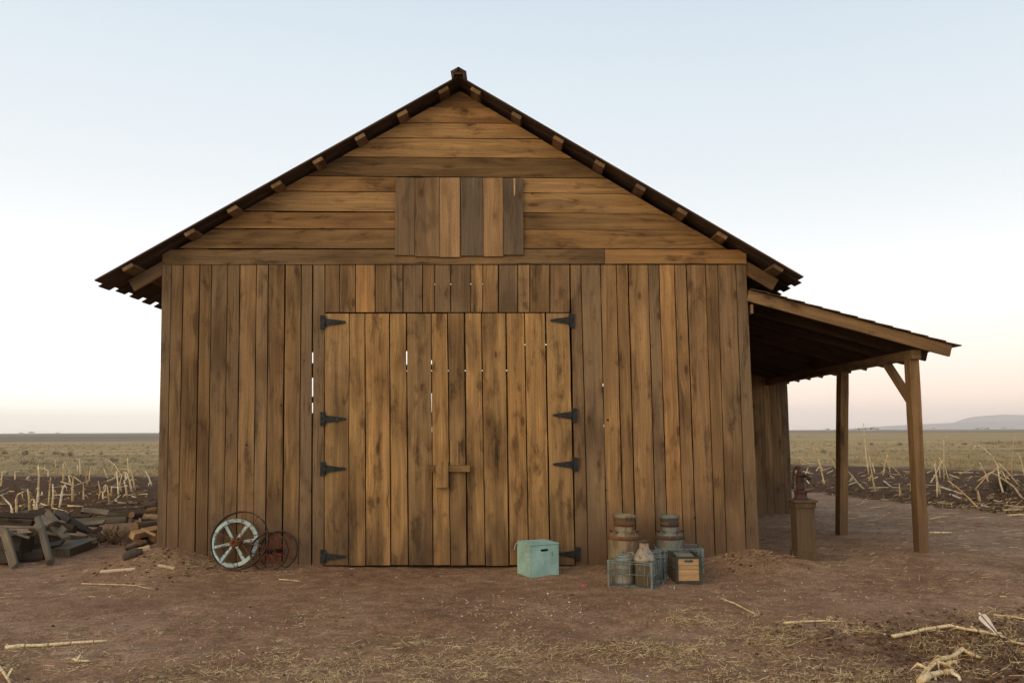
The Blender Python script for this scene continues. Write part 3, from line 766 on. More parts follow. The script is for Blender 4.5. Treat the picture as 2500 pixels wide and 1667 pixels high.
led = MB(); led.plank((PA.x + .003, -.004, PA.z - .30), (PA.x + .030, -.004, PA.z - .30), (PA.x + .003, -.004, PA.z - .195), (PA.x + .030, -.004, PA.z - .195), (0, WING_Y, 0), 1); led.build('ledger', M_POST, barn)
# wing wall set back behind the porch
wx0, wx1 = XR - .1, onY(1930, 1100, WING_Y).x
wg = MB(); x = wx0
WX = [onY(q, 1150, WING_Y).x for q in (1843, 1871, 1888, 1914, 1931)]
xs_ = [wx0] + [q for q in WX if q > wx0 + .05]
while xs_[1] - xs_[0] > .26: xs_.insert(1, xs_[1] - .2)
for a, b2 in zip(xs_[:-1], xs_[1:]):
    wg.plank((a + .003, WING_Y, -.15), (b2 - .003, WING_Y, -.15), (a + .003, WING_Y, under(a + .003, .002)), (b2 - .003, WING_Y, under(b2 - .003, .002)), TV, 6, .002)
wg.build('wall', M_BARN, barn)
ws = MB(); side_planks(ws, wx1 - .03, (-.024, 0, 0), WING_Y + .03, WING_BACK, under(wx1, .002)); ws.build('wall', M_BARN, barn)
ws = MB()
for a in range(12):
    x0 = lerp(wx0, wx1, a / 12); x1 = lerp(wx0, wx1, (a + 1) / 12)
    ws.plank((x0, WING_BACK, -.15), (x1 - .004, WING_BACK, -.15), (x0, WING_BACK, under(x0, .002)), (x1 - .004, WING_BACK, under(x1, .002)), TV)
ws.build('wall', M_BARN, barn)

# ------------------------------------------------------------------ wheels leaning on the wall
def wheel_frame(cpx, cpy, y, lean, yaw=0.0):
    """axes of a wheel: ex across, ez up its face, en its axle towards the camera"""
    c = onY(cpx, cpy, y)
    M = Matrix.Rotation(yaw, 3, 'Z') @ Matrix.Rotation(lean, 3, 'X')
    return c, M @ Vector((1, 0, 0)), M @ Vector((0, 0, 1)), M @ Vector((0, -1, 0))
def wheel(name, label, cx, cy, y, lean, r, rim_r, rim_w, nsp, a0, sp_in, sp_out, hub_r, hub_l, mats, yaw=0.0, flat=False, group='old wheels leaning on the barn wall'):
    c, ex, ez, en = wheel_frame(cx, cy, y, lean, yaw)
    base = Vector((c.x, c.y, h(c.x, c.y))); t = empty(name, base); tag(t, label, 'wheel', group)
    P = lambda a, q, d=0.0: c + (ex * math.cos(a) + ez * math.sin(a)) * q + en * d
    rim = MB(); N = 56; cc = (.4, .4, .4)
    b = len(rim.v)
    for k in range(N):
        a = 2 * math.pi * k / N
        for (q, d) in ((r, -rim_w / 2), (r, rim_w / 2), (r - rim_r, rim_w / 2), (r - rim_r, -rim_w / 2)): rim.v.append(P(a, q * (1 + random.uniform(-.004, .004)), d))
    for k in range(N):
        k2 = (k + 1) % N
        for j in range(4):
            j2 = (j + 1) % 4; rim.face((b + 4 * k + j, b + 4 * k + j2, b + 4 * k2 + j2, b + 4 * k2 + j), None, cc)
    rim.build('rim', mats[0], t)
    M = Matrix((ex, ez, en)).transposed()
    hb = MB(); hl = hub_l / 2
    hb.lathe([(hub_r * .42, -hl), (hub_r * .9, -hl), (hub_r, -hl * .4), (hub_r, hl * .2), (hub_r * .72, hl * .75), (hub_r * .66, hl), (hub_r * .40, hl), (hub_r * .38, hl * .1)], c, M, 20)
    hb.build('hub', mats[2], t)
    for k in range(nsp):
        a = a0[k] if isinstance(a0, list) else a0 + 2 * math.pi * k / nsp
        sp = MB(); off = (.25 if k % 2 else -.25) * hub_l * (0 if flat else 1)
        if flat:
            p0, p1 = P(a, hub_r * .8), P(a, r - rim_r * .7); sd = (-ex * math.sin(a) + ez * math.cos(a))
            w0, w1 = sp_in, sp_out
            sp.plank(p0 - sd * w0 + en * .012, p0 + sd * w0 + en * .012, p1 - sd * w1 + en * .012, p1 + sd * w1 + en * .012, -en * .024, 4, .001)
        else:
            sp.tube([P(a - .05, hub_r * .8, off), P(a, r - rim_r * .6, off * .1)], [sp_in, sp_out], 6)
        sp.build('spoke', mats[1], t)
    return t
wpx = lambda x: 490 + .1148 * x
wpy = lambda y: 1230 + .1148 * y
wheel('wagon_wheel', 'chipped pale teal wooden wheel with six flat spokes inside a larger iron wheel', wpx(722), wpy(826), -.10, R(-14), .262, .040, .045, 6, [R(a) for a in (57, 8, -56, -124, -167, 122)], .013, .018, .055, .07, (M_TEALWHEEL, M_TEALWHEEL, M_RUST), flat=True)
wheel('wagon_wheel', 'largest thin iron wheel standing in front of the teal wooden wheel', wpx(828), wpy(770), -.20, R(-17), .315, .010, .040, 10, .35, .0042, .0042, .034, .10, (M_IRON, M_RUST, M_RUST))
wheel('wagon_wheel', 'red spoked iron wheel lying back against the wall behind its twin', wpx(1650), wpy(985), -.07, R(-14), .213, .010, .030, 9, .2, .0048, .0048, .027, .09, (M_IRON, M_RED, M_IRON))
wheel('wagon_wheel', 'red spoked iron wheel in front of its twin and beside the large iron wheel', wpx(1455), wpy(1010), -.17, R(-12), .208, .012, .032, 9, .45, .0052, .0052, .028, .10, (M_IRON, M_RED, M_IRON))

# ------------------------------------------------------------------ teal box by the door
def hole_panel(mb, o, ex, ez, en, w, hh, hx, hz, hw, hr, th):
    """flat panel with a rounded slot cut through it"""
    N = 40; inner = []; outer = []
    ang = sorted([2 * math.pi * k / N for k in range(N)] + [math.atan2(cz - hz, cx - hx) % (2 * math.pi) for cx in (0, w) for cz in (0, hh)])
    for a in ang:
        dx, dz = math.cos(a), math.sin(a)
        tt = min(((w - hx) / dx if dx > 1e-9 else 1e9), (-hx / dx if dx < -1e-9 else 1e9), ((hh - hz) / dz if dz > 1e-9 else 1e9), (-hz / dz if dz < -1e-9 else 1e9))
        outer.append((hx + dx * tt, hz + dz * tt))
        # stadium outline
        lo, hi = 0, w
        for _ in range(24):
            m_ = (lo + hi) / 2; qx, qz = dx * m_, dz * m_
            ax = max(0, abs(qx) - (hw - hr))
            if math.hypot(ax, qz) < hr: lo = m_
            else: hi = m_
        inner.append((hx + dx * lo, hz + dz * lo))
    n_ = len(ang); b = len(mb.v)
    for d in (0, -th):
        for (x, z) in outer: mb.v.append(o + ex * x + ez * z + en * d)
        for (x, z) in inner: mb.v.append(o + ex * x + ez * z + en * d)
    c = (.5, .5, .5); uvs = lambda *ix: [(p[0], p[1]) for p in ix]
    for k in range(n_):
        j = (k + 1) % n_
        mb.face((b + k, b + j, b + n_ + j, b + n_ + k), uvs(outer[k], outer[j], inner[j], inner[k]), c)
        mb.face((b + 2 * n_ + k, b + 3 * n_ + k, b + 3 * n_ + j, b + 2 * n_ + j), uvs(outer[k], inner[k], inner[j], outer[j]), c)
        mb.face((b + n_ + k, b + n_ + j, b + 3 * n_ + j, b + 3 * n_ + k), None, c)
        mb.face((b + k, b + 2 * n_ + k, b + 2 * n_ + j, b + j), None, c)
def teal_box():
    bl, brr = gp(1297, 1411), gp(1364, 1405.5)
    wd = .325; ex = Vector((math.cos(R(25)), math.sin(R(25)), 0)); ez = Vector((0, 0, 1)); en = Vector((ex.y, -ex.x, 0))
    z0 = min(bl.z, brr.z) - .006; bl.z = z0; dp = .335; hh = .342
    t = empty('storage_box', bl); tag(t, 'pale teal painted wooden box with a hand slot in its front, before the barn door', 'box')
    ib = -en
    b = MB(); T = .014
    b.plank(bl + ib * .018, bl + ib * dp, bl + ib * .018 + ez * (hh - T), bl + ib * dp + ez * (hh - T), ex * T)
    r0 = bl + ex * (wd - T); b.plank(r0 + ib * .018, r0 + ib * dp, r0 + ib * .018 + ez * (hh - T), r0 + ib * dp + ez * (hh - T), ex * T)
    q = bl + ib * (dp - T) + ex * (T + .001); b.plank(q, q + ex * (wd - 2 * T - .002), q + ez * (hh - T), q + ex * (wd - 2 * T - .002) + ez * (hh - T), ib * (T - .001))
    q = bl + ib * .018 + ez * .004 + ex * (T + .001); b.plank(q, q + ex * (wd - 2 * T - .002), q + ib * (dp - .034), q + ex * (wd - 2 * T - .002) + ib * (dp - .034), ez * T)
    b.build('carcass', M_TEALBOX, t)
    l = MB(); q = bl + ez * (hh - T + .001) + ib * -.002 - ex * .003; l.plank(q, q + ex * (wd + .006), q + ib * (dp + .002), q + ex * (wd + .006) + ib * (dp + .002), ez * T); l.build('lid', M_TEALBOX, t, bevel=.002)
    p = MB(); hole_panel(p, bl + ex * .008 + ez * .002, ex, ez, en, wd - .010, hh - T - .006, (wd - .01) * .48, hh * .815, .047, .0125, -.0) if 0 else hole_panel(p, bl + ex * .009 + ez * .002 - en * .001, ex, ez, en, wd - .011, hh - T - .005, (wd - .01) * .47, hh * .80, .047, .0125, .014)
    p.build('front_panel', M_TEALBOX, t)
    s = MB(); a = bl + ib * .05 + ez * (hh - .02); pts = [bl + ib * dp * .9 - ex * .002 + ez * (hh - .02), bl + ib * dp * .92 - ex * .03 + ez * (hh - .022), bl + ib * dp * .9 - ex * .045 + ez * (hh - .055), bl + ib * dp * .93 - ex * .038 + ez * (hh - .07), bl + ib * dp * .9 - ex * .055 + ez * (hh - .085)]
    s.tube(pts, .0022, 5); s.build('string', M_FEATHER, t)
teal_box()

# ------------------------------------------------------------------ milk cans, crates and what is in them
def milk_can(label, cpx, y, r, topz, band_mat, body_mat, tilt, lid_in):
    p = onY(cpx, 1380, y); z0 = h(p.x, y) - .008; H = topz - z0
    base = Vector((p.x, y, z0)); t = empty('milk_can', base); tag(t, label, 'milk can')
    M = Matrix.Rotation(tilt, 3, 'Y'); nr = r * .62
    b = MB(); zs = H * .60
    b.lathe([(r * .97, 0), (r * .985, .012), (r, .03), (r, zs * .55), (r * .992, zs * .57), (r, zs * .6), (r, zs), (r * .985, zs + .014), (r * .94, zs + .032), (r * .84, zs + .052), (nr * 1.04, zs + .072), (nr * .97, zs + .082), (nr * .96, H * .90)], base, M, 40)
    b.build('body', body_mat, t)
    k = MB(); k.lathe([(r + .001, zs - .018), (r + .007, zs - .012), (r + .008, zs + .010), (r + .002, zs + .022), (r * .985, zs + .026)], base, M, 40, caps=False); k.build('band', band_mat, t)
    c = MB(); hz = H * .875
    c.lathe([(nr * .99, hz), (nr * 1.04, hz + .002), (nr * 1.06, hz + .035), (nr * 1.17, hz + .040), (nr * 1.22, hz + .050), (nr * 1.20, H - .006), (nr * 1.12, H), (nr * 1.03, H - .004), (nr * .99, H - lid_in * .5), (nr * .90, H - lid_in), (0.001, H - lid_in - .004)], base, M, 36); c.build('lid', body_mat, t)
    c2 = MB(); c2.lathe([(nr * .89, H - lid_in + .001), (nr * .5, H - lid_in + .004), (.001, H - lid_in + .005)], base, M, 30, caps=False); c2.build('lid_recess', band_mat, t)
    cr = MB(); cr.lathe([(nr * .98, hz - .046), (nr * 1.06, hz - .043), (nr * 1.075, hz + .004), (nr * 1.0, hz + .008)], base, M, 36, caps=False); cr.build('collar', band_mat, t)
    for sg in (-1, 1):                   # strap handles on the shoulder
        hd = MB(); a0 = .80 if sg > 0 else math.pi - .62
        ca, sa = math.cos(a0), -math.sin(a0) * 1.0
        D = Vector((math.cos(a0), -abs(math.sin(a0)), 0)).normalized(); tz = Vector((0, 0, 1)); sd = D.cross(tz)
        pts = []
        for j in range(9):
            f = j / 8; ang = math.pi * f
            pts.append(base + M @ (D * (r * .80 + .052 * math.sin(ang)) + sd * (.045 * math.cos(ang)) + tz * (zs + .062 + .028 * math.sin(ang))))
        hd.tube(pts, .008, 8); hd.build('handle', band_mat, t)
    return t
milk_can('tall milk can with rusty orange bands, closest to the barn door', 1522, -.34, .166, onY(1522, 1255, -.34).z, M_BAND, M_CANRUST, R(1.5), .026)
milk_can('grey milk can with dark rust bands against the wall behind the wooden crate', 1638, -.26, .151, onY(1638, 1257, -.26).z, M_BANDDARK, M_CANGREY, R(-.6), .03)

def wire_crate(label, flpt, ang, w_, d_, hh, nx=6, nz=2):
    """open wire crate: corner posts, rim wires and a grid; flpt is its front left foot"""
    o = Vector(flpt); o.z -= .004; ex = Vector((math.cos(ang), math.sin(ang), 0)); ey = Vector((-math.sin(ang), math.cos(ang), 0)); ez = Vector((0, 0, 1))
    t = empty('wire_crate', o); tag(t, label, 'crate', 'old wire milk crates')
    P = lambda a, b_, c: o + ex * a + ey * b_ + ez * c
    for (a, b_) in ((0, 0), (w_, 0), (0, d_), (w_, d_)):
        p = MB(); sx, sy = (1 if a == 0 else -1), (1 if b_ == 0 else -1)
        p.plank(P(a, b_, 0), P(a + sx * .020, b_, 0), P(a, b_, hh), P(a + sx * .020, b_, hh), ey * sy * .003)
        p.plank(P(a, b_ + sy * .003, 0), P(a, b_ + sy * .020, 0), P(a, b_ + sy * .003, hh), P(a, b_ + sy * .020, hh), ex * sx * .003)
        p.build('corner_post', M_WIRE, t)
    rw, gw = .0050, .0034
    for zz, nm in ((hh - .002, 'rim_wire'), (hh - .022, 'rim_wire'), (.006, 'base_wire')):
        m_ = MB(); m_.tube([P(0, 0, zz), P(w_, 0, zz), P(w_, d_, zz), P(0, d_, zz)], rw, 6, closed=True, smooth=False); m_.build(nm, M_WIRE, t)
    def grid(pa, pb, n1):
        m_ = MB()
        for k in range(1, n1):
            f = k / n1; q0, q1 = pa.lerp(pb, f), pa.lerp(pb, f)
            m_.tube([q0 + ez * .006, q1 + ez * (hh - .002)], gw, 5)
        for f in [k / (nz + 1) for k in range(1, nz + 1)]:
            m_.tube([pa + ez * hh * f * 1.05, pb + ez * hh * f * 1.05], rw * .8, 5)
        m_.build('wire_side', M_WIRE, t)
    grid(P(0, -.002, 0), P(w_, -.002, 0), nx); grid(P(0, d_, 0), P(w_, d_, 0), nx); grid(P(-.002, 0, 0), P(-.002, d_, 0), nx - 1); grid(P(w_ + .002, 0, 0), P(w_ + .002, d_, 0), nx - 1)
    m_ = MB()
    for k in range(1, 12): m_.tube([P(w_ * k / 12, 0, .010), P(w_ * k / 12, d_, .010)], gw, 5)
    for k in range(1, 9): m_.tube([P(0, d_ * k / 9, .013), P(w_, d_ * k / 9, .013)], gw, 5)
    m_.build('wire_floor', M_WIRE, t)
    return P
cpx_ = lambda x: 1460 + .1467 * x
cpy_ = lambda y: 1230 + .1467 * y
a, b_ = gp(cpx_(160), cpy_(1368)), gp(cpx_(912), cpy_(1420))
ang1 = math.atan2(b_.y - a.y, b_.x - a.x); w1 = (Vector((b_.x, b_.y)) - Vector((a.x, a.y))).length
PC1 = wire_crate('wire crate holding an open tin and a necked jug', a, ang1, w1, .34, .255, 6, 1)
a2 = gp(cpx_(1140), cpy_(1276)); ang2 = R(-7); w2 = .43
a2l = a2 - Vector((math.cos(ang2), math.sin(ang2), 0)) * w2
wire_crate('empty wire crate wedged behind the crate with the open tin', a2l, ang2, w2, .34, .255, 8, 2)
a3 = gp(cpx_(1772), cpy_(1166)); a3l = a3 - Vector((.47, -.012, 0)); a3l.z = h(a3l.x, a3l.y)
wire_crate('wire crate standing behind the wooden crate, closest to the wall', a3l, R(-1.5), .47, .34, .275, 8, 2)
# open tin with a round hole in its top
q = PC1(.115, .165, .016)
t = empty('open_tin', q); tag(t, 'grey galvanised tin with a round open hole on top, in the wire crate', 'tin')
m_ = MB(); m_.lathe([(.100, 0), (.104, .004), (.104, .03), (.1025, .034), (.1025, .150), (.1045, .155), (.1025, .16), (.1025, .232), (.105, .238), (.100, .246), (.088, .252), (.064, .262), (.062, .268), (.059, .268), (.058, .262), (.058, .20)], q, None, 36, caps=False); m_.build('body', M_TIN, t)
m_ = MB(); m_.lathe([(.0585, .238), (.001, .236)], q, None, 36, caps=False); m_.build('opening_shade', M_DARK, t)  # dark disc across the hole, painting the shade inside the tin
m_ = MB(); m_.lathe([(.0640, .263), (.0655, .270), (.0600, .273), (.0575, .268)], q, None, 36, caps=False); m_.build('rim', painted('teal_rim', (.18, .38, .40), (.2, .16, .12), .5, .6, 30), t)
m_ = MB(); hp = [q + Vector((.098 * math.cos(a_), .098 * math.sin(a_), .25)) for a_ in (1.1, .95)]
m_.tube([q + Vector((.035, .075, .262)), q + Vector((.05, .08, .285)), q + Vector((.10, .05, .285)), q + Vector((.105, .03, .262))], .0055, 8); m_.build('handle', M_JUG, t)
# necked jug
q = PC1(w1 - .125, .150, .016)
t = empty('milk_jug', q); tag(t, 'olive tin jug with a pale flared shoulder and narrow neck, in the wire crate', 'jug')
m_ = MB(); m_.lathe([(.093, 0), (.096, .005), (.096, .225), (.095, .230)], q, None, 36); m_.build('body', M_JUGBODY, t)
m_ = MB(); m_.lathe([(.096, .2305), (.104, .238), (.104, .250), (.098, .262), (.082, .300), (.062, .335), (.048, .355), (.0445, .366), (.0445, .405)], q, None, 36, caps=False); m_.build('shoulder', M_JUG, t)
m_ = MB(); m_.lathe([(.045, .405), (.051, .408), (.052, .420), (.0505, .428), (.047, .430), (.043, .424), (.041, .40), (.001, .398)], q, None, 32, caps=False); m_.build('lip', M_BANDDARK, t)
# wooden crate with a metal frame
fl = gp(cpx_(1300), cpy_(1330)); fr = onY(cpx_(1728), 1400, fl.y); W_ = fr.x - fl.x; z0 = fl.z - .004; D_ = .40; H_ = .272
o = Vector((fl.x, fl.y, z0)); P = lambda a, b_, c: o + Vector((a, b_, c))
t = empty('wooden_crate', o); tag(t, 'pale wooden bottle crate with a dark metal frame and hand slot', 'crate')
for (a, b_) in ((0, 0), (W_, 0), (0, D_), (W_, D_)):
    m_ = MB(); sx, sy = (1 if a == 0 else -1), (1 if b_ == 0 else -1)
    m_.plank(P(a, b_, 0), P(a + sx * .026, b_, 0), P(a, b_, H_), P(a + sx * .026, b_, H_), (0, sy * .004, 0)); m_.plank(P(a, b_ + sy * .004, 0), P(a, b_ + sy * .028, 0), P(a, b_ + sy * .004, H_), P(a, b_ + sy * .028, H_), (sx * .004, 0, 0)); m_.build('corner_post', M_FRAME, t)
for b_ in (.004, D_ - .020):
    m_ = MB()
    m_.plank(P(.004, b_ + .003, .034), P(.004, b_ + .003, .140), P(W_ - .004, b_ + .003, .034), P(W_ - .004, b_ + .003, .140), (0, .013, 0), 3, .001, (.3, .6, .7))
    m_.plank(P(.004, b_ + .005, .143), P(.004, b_ + .005, .180), P(W_ - .004, b_ + .005, .143), P(W_ - .004, b_ + .005, .180), (0, .011, 0), 3, .001, (.8, .3, .1))
    hole_panel(m_, P(.004, b_ + .002, .183), Vector((1, 0, 0)), Vector((0, 0, 1)), Vector((0, -1, 0)), W_ - .008, .062, W_ * .5, .040, .046, .0135, .013)
    m_.build('end_board', M_CRATEWOOD, t)
    m_ = MB(); m_.plank(P(.003, b_ + .0005, .004), P(.003, b_ + .0005, .031), P(W_ - .003, b_ + .0005, .004), P(W_ - .003, b_ + .0005, .031), (0, .012, 0)); m_.plank(P(.003, b_ + .0005, .2465), P(.003, b_ + .0005, .268), P(W_ - .003, b_ + .0005, .2465), P(W_ - .003, b_ + .0005, .268), (0, .012, 0)); m_.build('metal_strip', M_FRAME, t)
for a in (.004, W_ - .018):
    m_ = MB()
    m_.plank(P(a, .03, .015), P(a, .03, .115), P(a, D_ - .03, .015), P(a, D_ - .03, .115), (.012, 0, 0), 3, .001, (.7, .3, .3)); m_.plank(P(a, .03, .135), P(a, .03, .235), P(a, D_ - .03, .135), P(a, D_ - .03, .235), (.012, 0, 0), 3, .001, (.5, .3, .3)); m_.build('side_board', M_GREY, t)
    m_ = MB(); m_.plank(P(a + .001, .025, .245), P(a + .001, .025, .268), P(a + .001, D_ - .025, .245), P(a + .001, D_ - .025, .268), (.011, 0, 0)); m_.build('metal_strip', M_FRAME, t); m_ = MB(); m_.plank(P(a + .0005, .20, .012), P(a + .0005, .225, .012), P(a + .0005, .20, .243), P(a + .0005, .225, .243), (-.004 if a < .01 else .0145, 0, 0)) if a < .01 else m_.plank(P(a + .0125, .20, .012), P(a + .0125, .225, .012), P(a + .0125, .20, .243), P(a + .0125, .225, .243), (.004, 0, 0)); m_.build('metal_strip', M_FRAME, t)
m_ = MB(); m_.box(P(.018, .022, .004), P(W_ - .022, D_ - .024, .014)); m_.build('floor_board', M_GREY, t)
o2 = P(.03, .16, .015); t2 = empty('tin_box', o2); tag(t2, 'pale grey green tin box sitting inside the wooden crate', 'tin')
m_ = MB(); m_.box(o2, o2 + Vector((W_ - .065, .20, .235))); m_.build('body', M_GLASS, t2, bevel=.006)
m_ = MB(); m_.box(o2 + Vector((.012, .012, .236)), o2 + Vector((W_ - .077, .188, .248))); m_.build('lid', M_GLASS, t2, bevel=.004)
m_ = MB(); m_.tube([o2 + Vector((.05, .1, .249)), o2 + Vector((.055, .1, .266)), o2 + Vector((W_ - .12, .1, .266)), o2 + Vector((W_ - .115, .1, .249))], .004, 6); m_.build('handle', M_BAND, t2)

# ------------------------------------------------------------------ hand pump on its wooden pedestal
qx = lambda x: 1900 + .1786 * x
qy = lambda y: 1110 + .1786 * y
fl = gp(qx(262), qy(1418)); fr = onY(qx(556), qy(1416), fl.y); fr.z = fl.z; bw = fr.x - fl.x; yb = fl.y; z0 = min(fl.z, fr.z) - .02
ztop = onY(qx(400), qy(632), yb).z
o = Vector((fl.x + bw / 2, yb + bw / 2, z0)); t = empty('pump_pedestal', o); tag(t, 'square boxed wooden pedestal under the rusty hand pump', 'pedestal')
def sq(mb, half, z0_, z1_, taper=1.0):
    for (sx, sy, nx_, ny_) in ((0, -1, 1, 0), (1, 0, 0, 1), (0, 1, -1, 0), (-1, 0, 0, -1)):
        nrm = Vector((sx, sy, 0)); tx = Vector((nx_, ny_, 0)); k = half if sy else half - .013
        A = o * 1; A.z = 0
        mb.plank(A + nrm * half - tx * k + Vector((0, 0, z0_)), A + nrm * half + tx * k + Vector((0, 0, z0_)), A + nrm * half - tx * k + Vector((0, 0, z1_)), A + nrm * half + tx * k + Vector((0, 0, z1_)), -nrm * .012, 3, .0005)
hb_ = bw / 2
m_ = MB(); sq(m_, hb_ * .86, z0, ztop - .075); m_.build('shaft', M_PEDESTAL, t)
m_ = MB(); sq(m_, hb_, z0, z0 + .095); m_.build('plinth', M_PEDESTAL, t)
m_ = MB(); m_.box((o.x - hb_ * .98, o.y - hb_ * .98, ztop - .074), (o.x + hb_ * .98, o.y + hb_ * .98, ztop - .014)); m_.box((o.x - hb_ * 1.12, o.y - hb_ * 1.12, ztop - .0135), (o.x + hb_ * 1.12, o.y + hb_ * 1.12, ztop + .010)); m_.build('cap', M_PEDESTAL, t)
zt = ztop + .0105; o = Vector((o.x - .012, o.y, zt)); t = empty('hand_pump', o); tag(t, 'rusty red cast iron hand pump on the wooden pedestal', 'pump')
P = lambda a, b_, c: o + Vector((a, b_, c))
m_ = MB(); m_.lathe([(.082, 0), (.080, .014), (.070, .022), (.066, .055), (.068, .070), (.075, .078), (.078, .092), (.060, .097)], o, None, 24); m_.build('base', M_PUMPRED, t)
m_ = MB(); m_.lathe([(.046, .0975), (.044, .12), (.043, .255), (.050, .262), (.066, .266), (.066, .280), (.05, .284)], o, None, 24); m_.build('body', M_PUMPRED, t)
m_ = MB(); m_.tube([P(.035, -.01, .262), P(.075, -.02, .250), P(.092, -.024, .232), P(.094, -.025, .212)], [.022, .021, .020, .023], 12); m_.build('spout', M_IRON, t)
m_ = MB(); m_.tube([P(-.012, 0, .283), P(-.012, 0, .31), P(-.018, 0, .352)], [.030, .020, .022], 10); m_.tube([P(-.018, -.028, .352), P(-.018, .028, .352)], .020, 10); m_.build('cap', M_PUMPRED, t)
m_ = MB(); m_.tube([P(-.018, .0, .362), P(-.06, .0, .335), P(-.078, .0, .25), P(-.082, .0, .15), P(-.092, .0, .118)], [.012, .012, .010, .010, .013], 8); m_.build('handle', M_IRON, t)
m_ = MB(); m_.tube([P(-.012, 0, .352), P(0.002, -.0, .372), P(.004, 0, .33)], .007, 6); m_.build('piston_rod', M_RUST, t)

# ------------------------------------------------------------------ lumber heap and firewood at the left of the barn
lx = lambda x: .17 * x
ly = lambda y: 1180 + .17 * y
def lumber(kind, label, p, q, w_, th, face=(0, -1, 0.25), mt=M_GREY, cat='board', dz=(0, 0), seg=5):
    """p, q: (picture x, picture y, depth y) of the two ends; depth None = lying on the ground"""
    def pt(e, d):
        x_, y_, Y = e
        v = gp(lx(x_), ly(y_), th * .45) if Y is None else onY(lx(x_), ly(y_), Y)
        v.z += d; return v
    a, b2 = pt(p, dz[0]), pt(q, dz[1])
    m_ = MB(); m_.bar(a, b2, w_, th, face, seg, .0025)
    ob = m_.build(kind, mt, None, ((a + b2) / 2)); tag(ob, label, cat, 'loose boards heaped left of the barn'); return ob
lumber('board', 'grey board leaning at the heap\'s front, cut off by the picture edge', (55, 640, .75), (205, 1225, None), .095, .035)
lumber('board', 'dark weathered beam lying flat, nearest the barn in the heap', (842, 1055, None), (1270, 838, 1.72), .26, .10, (0, -.25, 1))
lumber('board', 'short light grey board leaning down to the right in the middle of the heap', (680, 410, 2.1), (945, 700, 1.1), .075, .035)
lumber('board', 'wide grey board slanting under the short light board, end facing out', (770, 600, 1.6), (965, 785, .95), .095, .04, (0, -.5, 1))
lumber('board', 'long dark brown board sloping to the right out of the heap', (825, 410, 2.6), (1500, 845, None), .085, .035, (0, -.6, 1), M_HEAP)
lumber('board', 'blocky light grey plank lying on edge far back in the heap', (1185, 385, None), (1570, 420, 4.3), .085, .04)
lumber('board', 'upper thin dark rail lying across the far end of the heap', (1210, 330, 5.1), (1900, 300, 4.9), .035, .035, (0, -1, 0), M_IRON)
lumber('board', 'lower thin dark rail lying across the far end of the heap', (1550, 375, 4.6), (2110, 345, 4.4), .035, .035, (0, -1, 0), M_IRON)
lumber('board', 'pale plank behind the firewood at the far end of the heap', (1590, 385, 4.75), (2240, 415, 4.6), .07, .035)
lumber('board', 'grey plank lying under the pale plank near the firewood', (1560, 440, 4.0), (2240, 450, 4.2), .06, .03)
lumber('board', 'long grey beam with a square end pointing at the firewood', (980, 550, 3.1), (1825, 515, 3.0), .085, .07)
lumber('board', 'thin board with a pale upper edge below the long grey beam', (1000, 610, 2.6), (1500, 555, 2.5), .075, .03, (0, -.8, 1))
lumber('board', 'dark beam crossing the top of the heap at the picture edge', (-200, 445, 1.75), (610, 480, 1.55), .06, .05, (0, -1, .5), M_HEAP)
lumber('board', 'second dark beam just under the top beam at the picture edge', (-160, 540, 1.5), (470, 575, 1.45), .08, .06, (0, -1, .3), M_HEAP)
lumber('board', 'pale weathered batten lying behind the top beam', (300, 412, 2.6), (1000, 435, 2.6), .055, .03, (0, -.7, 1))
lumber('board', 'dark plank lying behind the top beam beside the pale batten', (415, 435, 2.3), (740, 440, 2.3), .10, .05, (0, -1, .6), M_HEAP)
lumber('board', 'thin pale batten crossing the round post', (-60, 615, .62), (605, 632, .48), .03, .014, (0, -1, .8))
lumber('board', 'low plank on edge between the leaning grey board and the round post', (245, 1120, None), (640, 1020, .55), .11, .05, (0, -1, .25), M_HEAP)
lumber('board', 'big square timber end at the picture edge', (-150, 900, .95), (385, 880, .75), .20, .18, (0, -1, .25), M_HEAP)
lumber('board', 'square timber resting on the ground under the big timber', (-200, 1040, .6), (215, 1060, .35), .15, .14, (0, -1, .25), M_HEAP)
lumber('board', 'reddish plank lying behind the long grey beam', (985, 470, 3.5), (1300, 475, 3.4), .05, .03, (0, -.7, 1), M_HEAP)
lumber('board', 'thin dry stick crossing between round post and short light board', (470, 745, .75), (760, 585, .95), .02, .02, (0, -1, 0), M_BARK)
lumber('board', 'short pale-edged offcut beside the top of the round post', (560, 490, 1.35), (745, 575, 1.2), .11, .03, (0, -.6, 1))
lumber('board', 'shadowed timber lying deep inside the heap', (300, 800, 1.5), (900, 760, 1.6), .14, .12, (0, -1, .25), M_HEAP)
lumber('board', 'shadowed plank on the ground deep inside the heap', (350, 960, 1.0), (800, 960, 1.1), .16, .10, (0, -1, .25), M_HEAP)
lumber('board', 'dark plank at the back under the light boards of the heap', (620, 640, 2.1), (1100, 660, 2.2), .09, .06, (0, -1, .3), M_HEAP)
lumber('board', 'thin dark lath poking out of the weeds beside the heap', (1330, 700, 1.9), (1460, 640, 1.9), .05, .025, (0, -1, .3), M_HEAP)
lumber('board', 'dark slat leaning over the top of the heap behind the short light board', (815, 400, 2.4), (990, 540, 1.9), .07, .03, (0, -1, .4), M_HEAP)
rl_ = random.Random(5)
WORDS = [('thin dark lath', .030, .015, M_HEAP), ('narrow grey slat', .045, .02, M_GREY), ('dark weathered plank', .075, .03, M_HEAP), ('slim pale batten', .028, .018, M_GREY)]
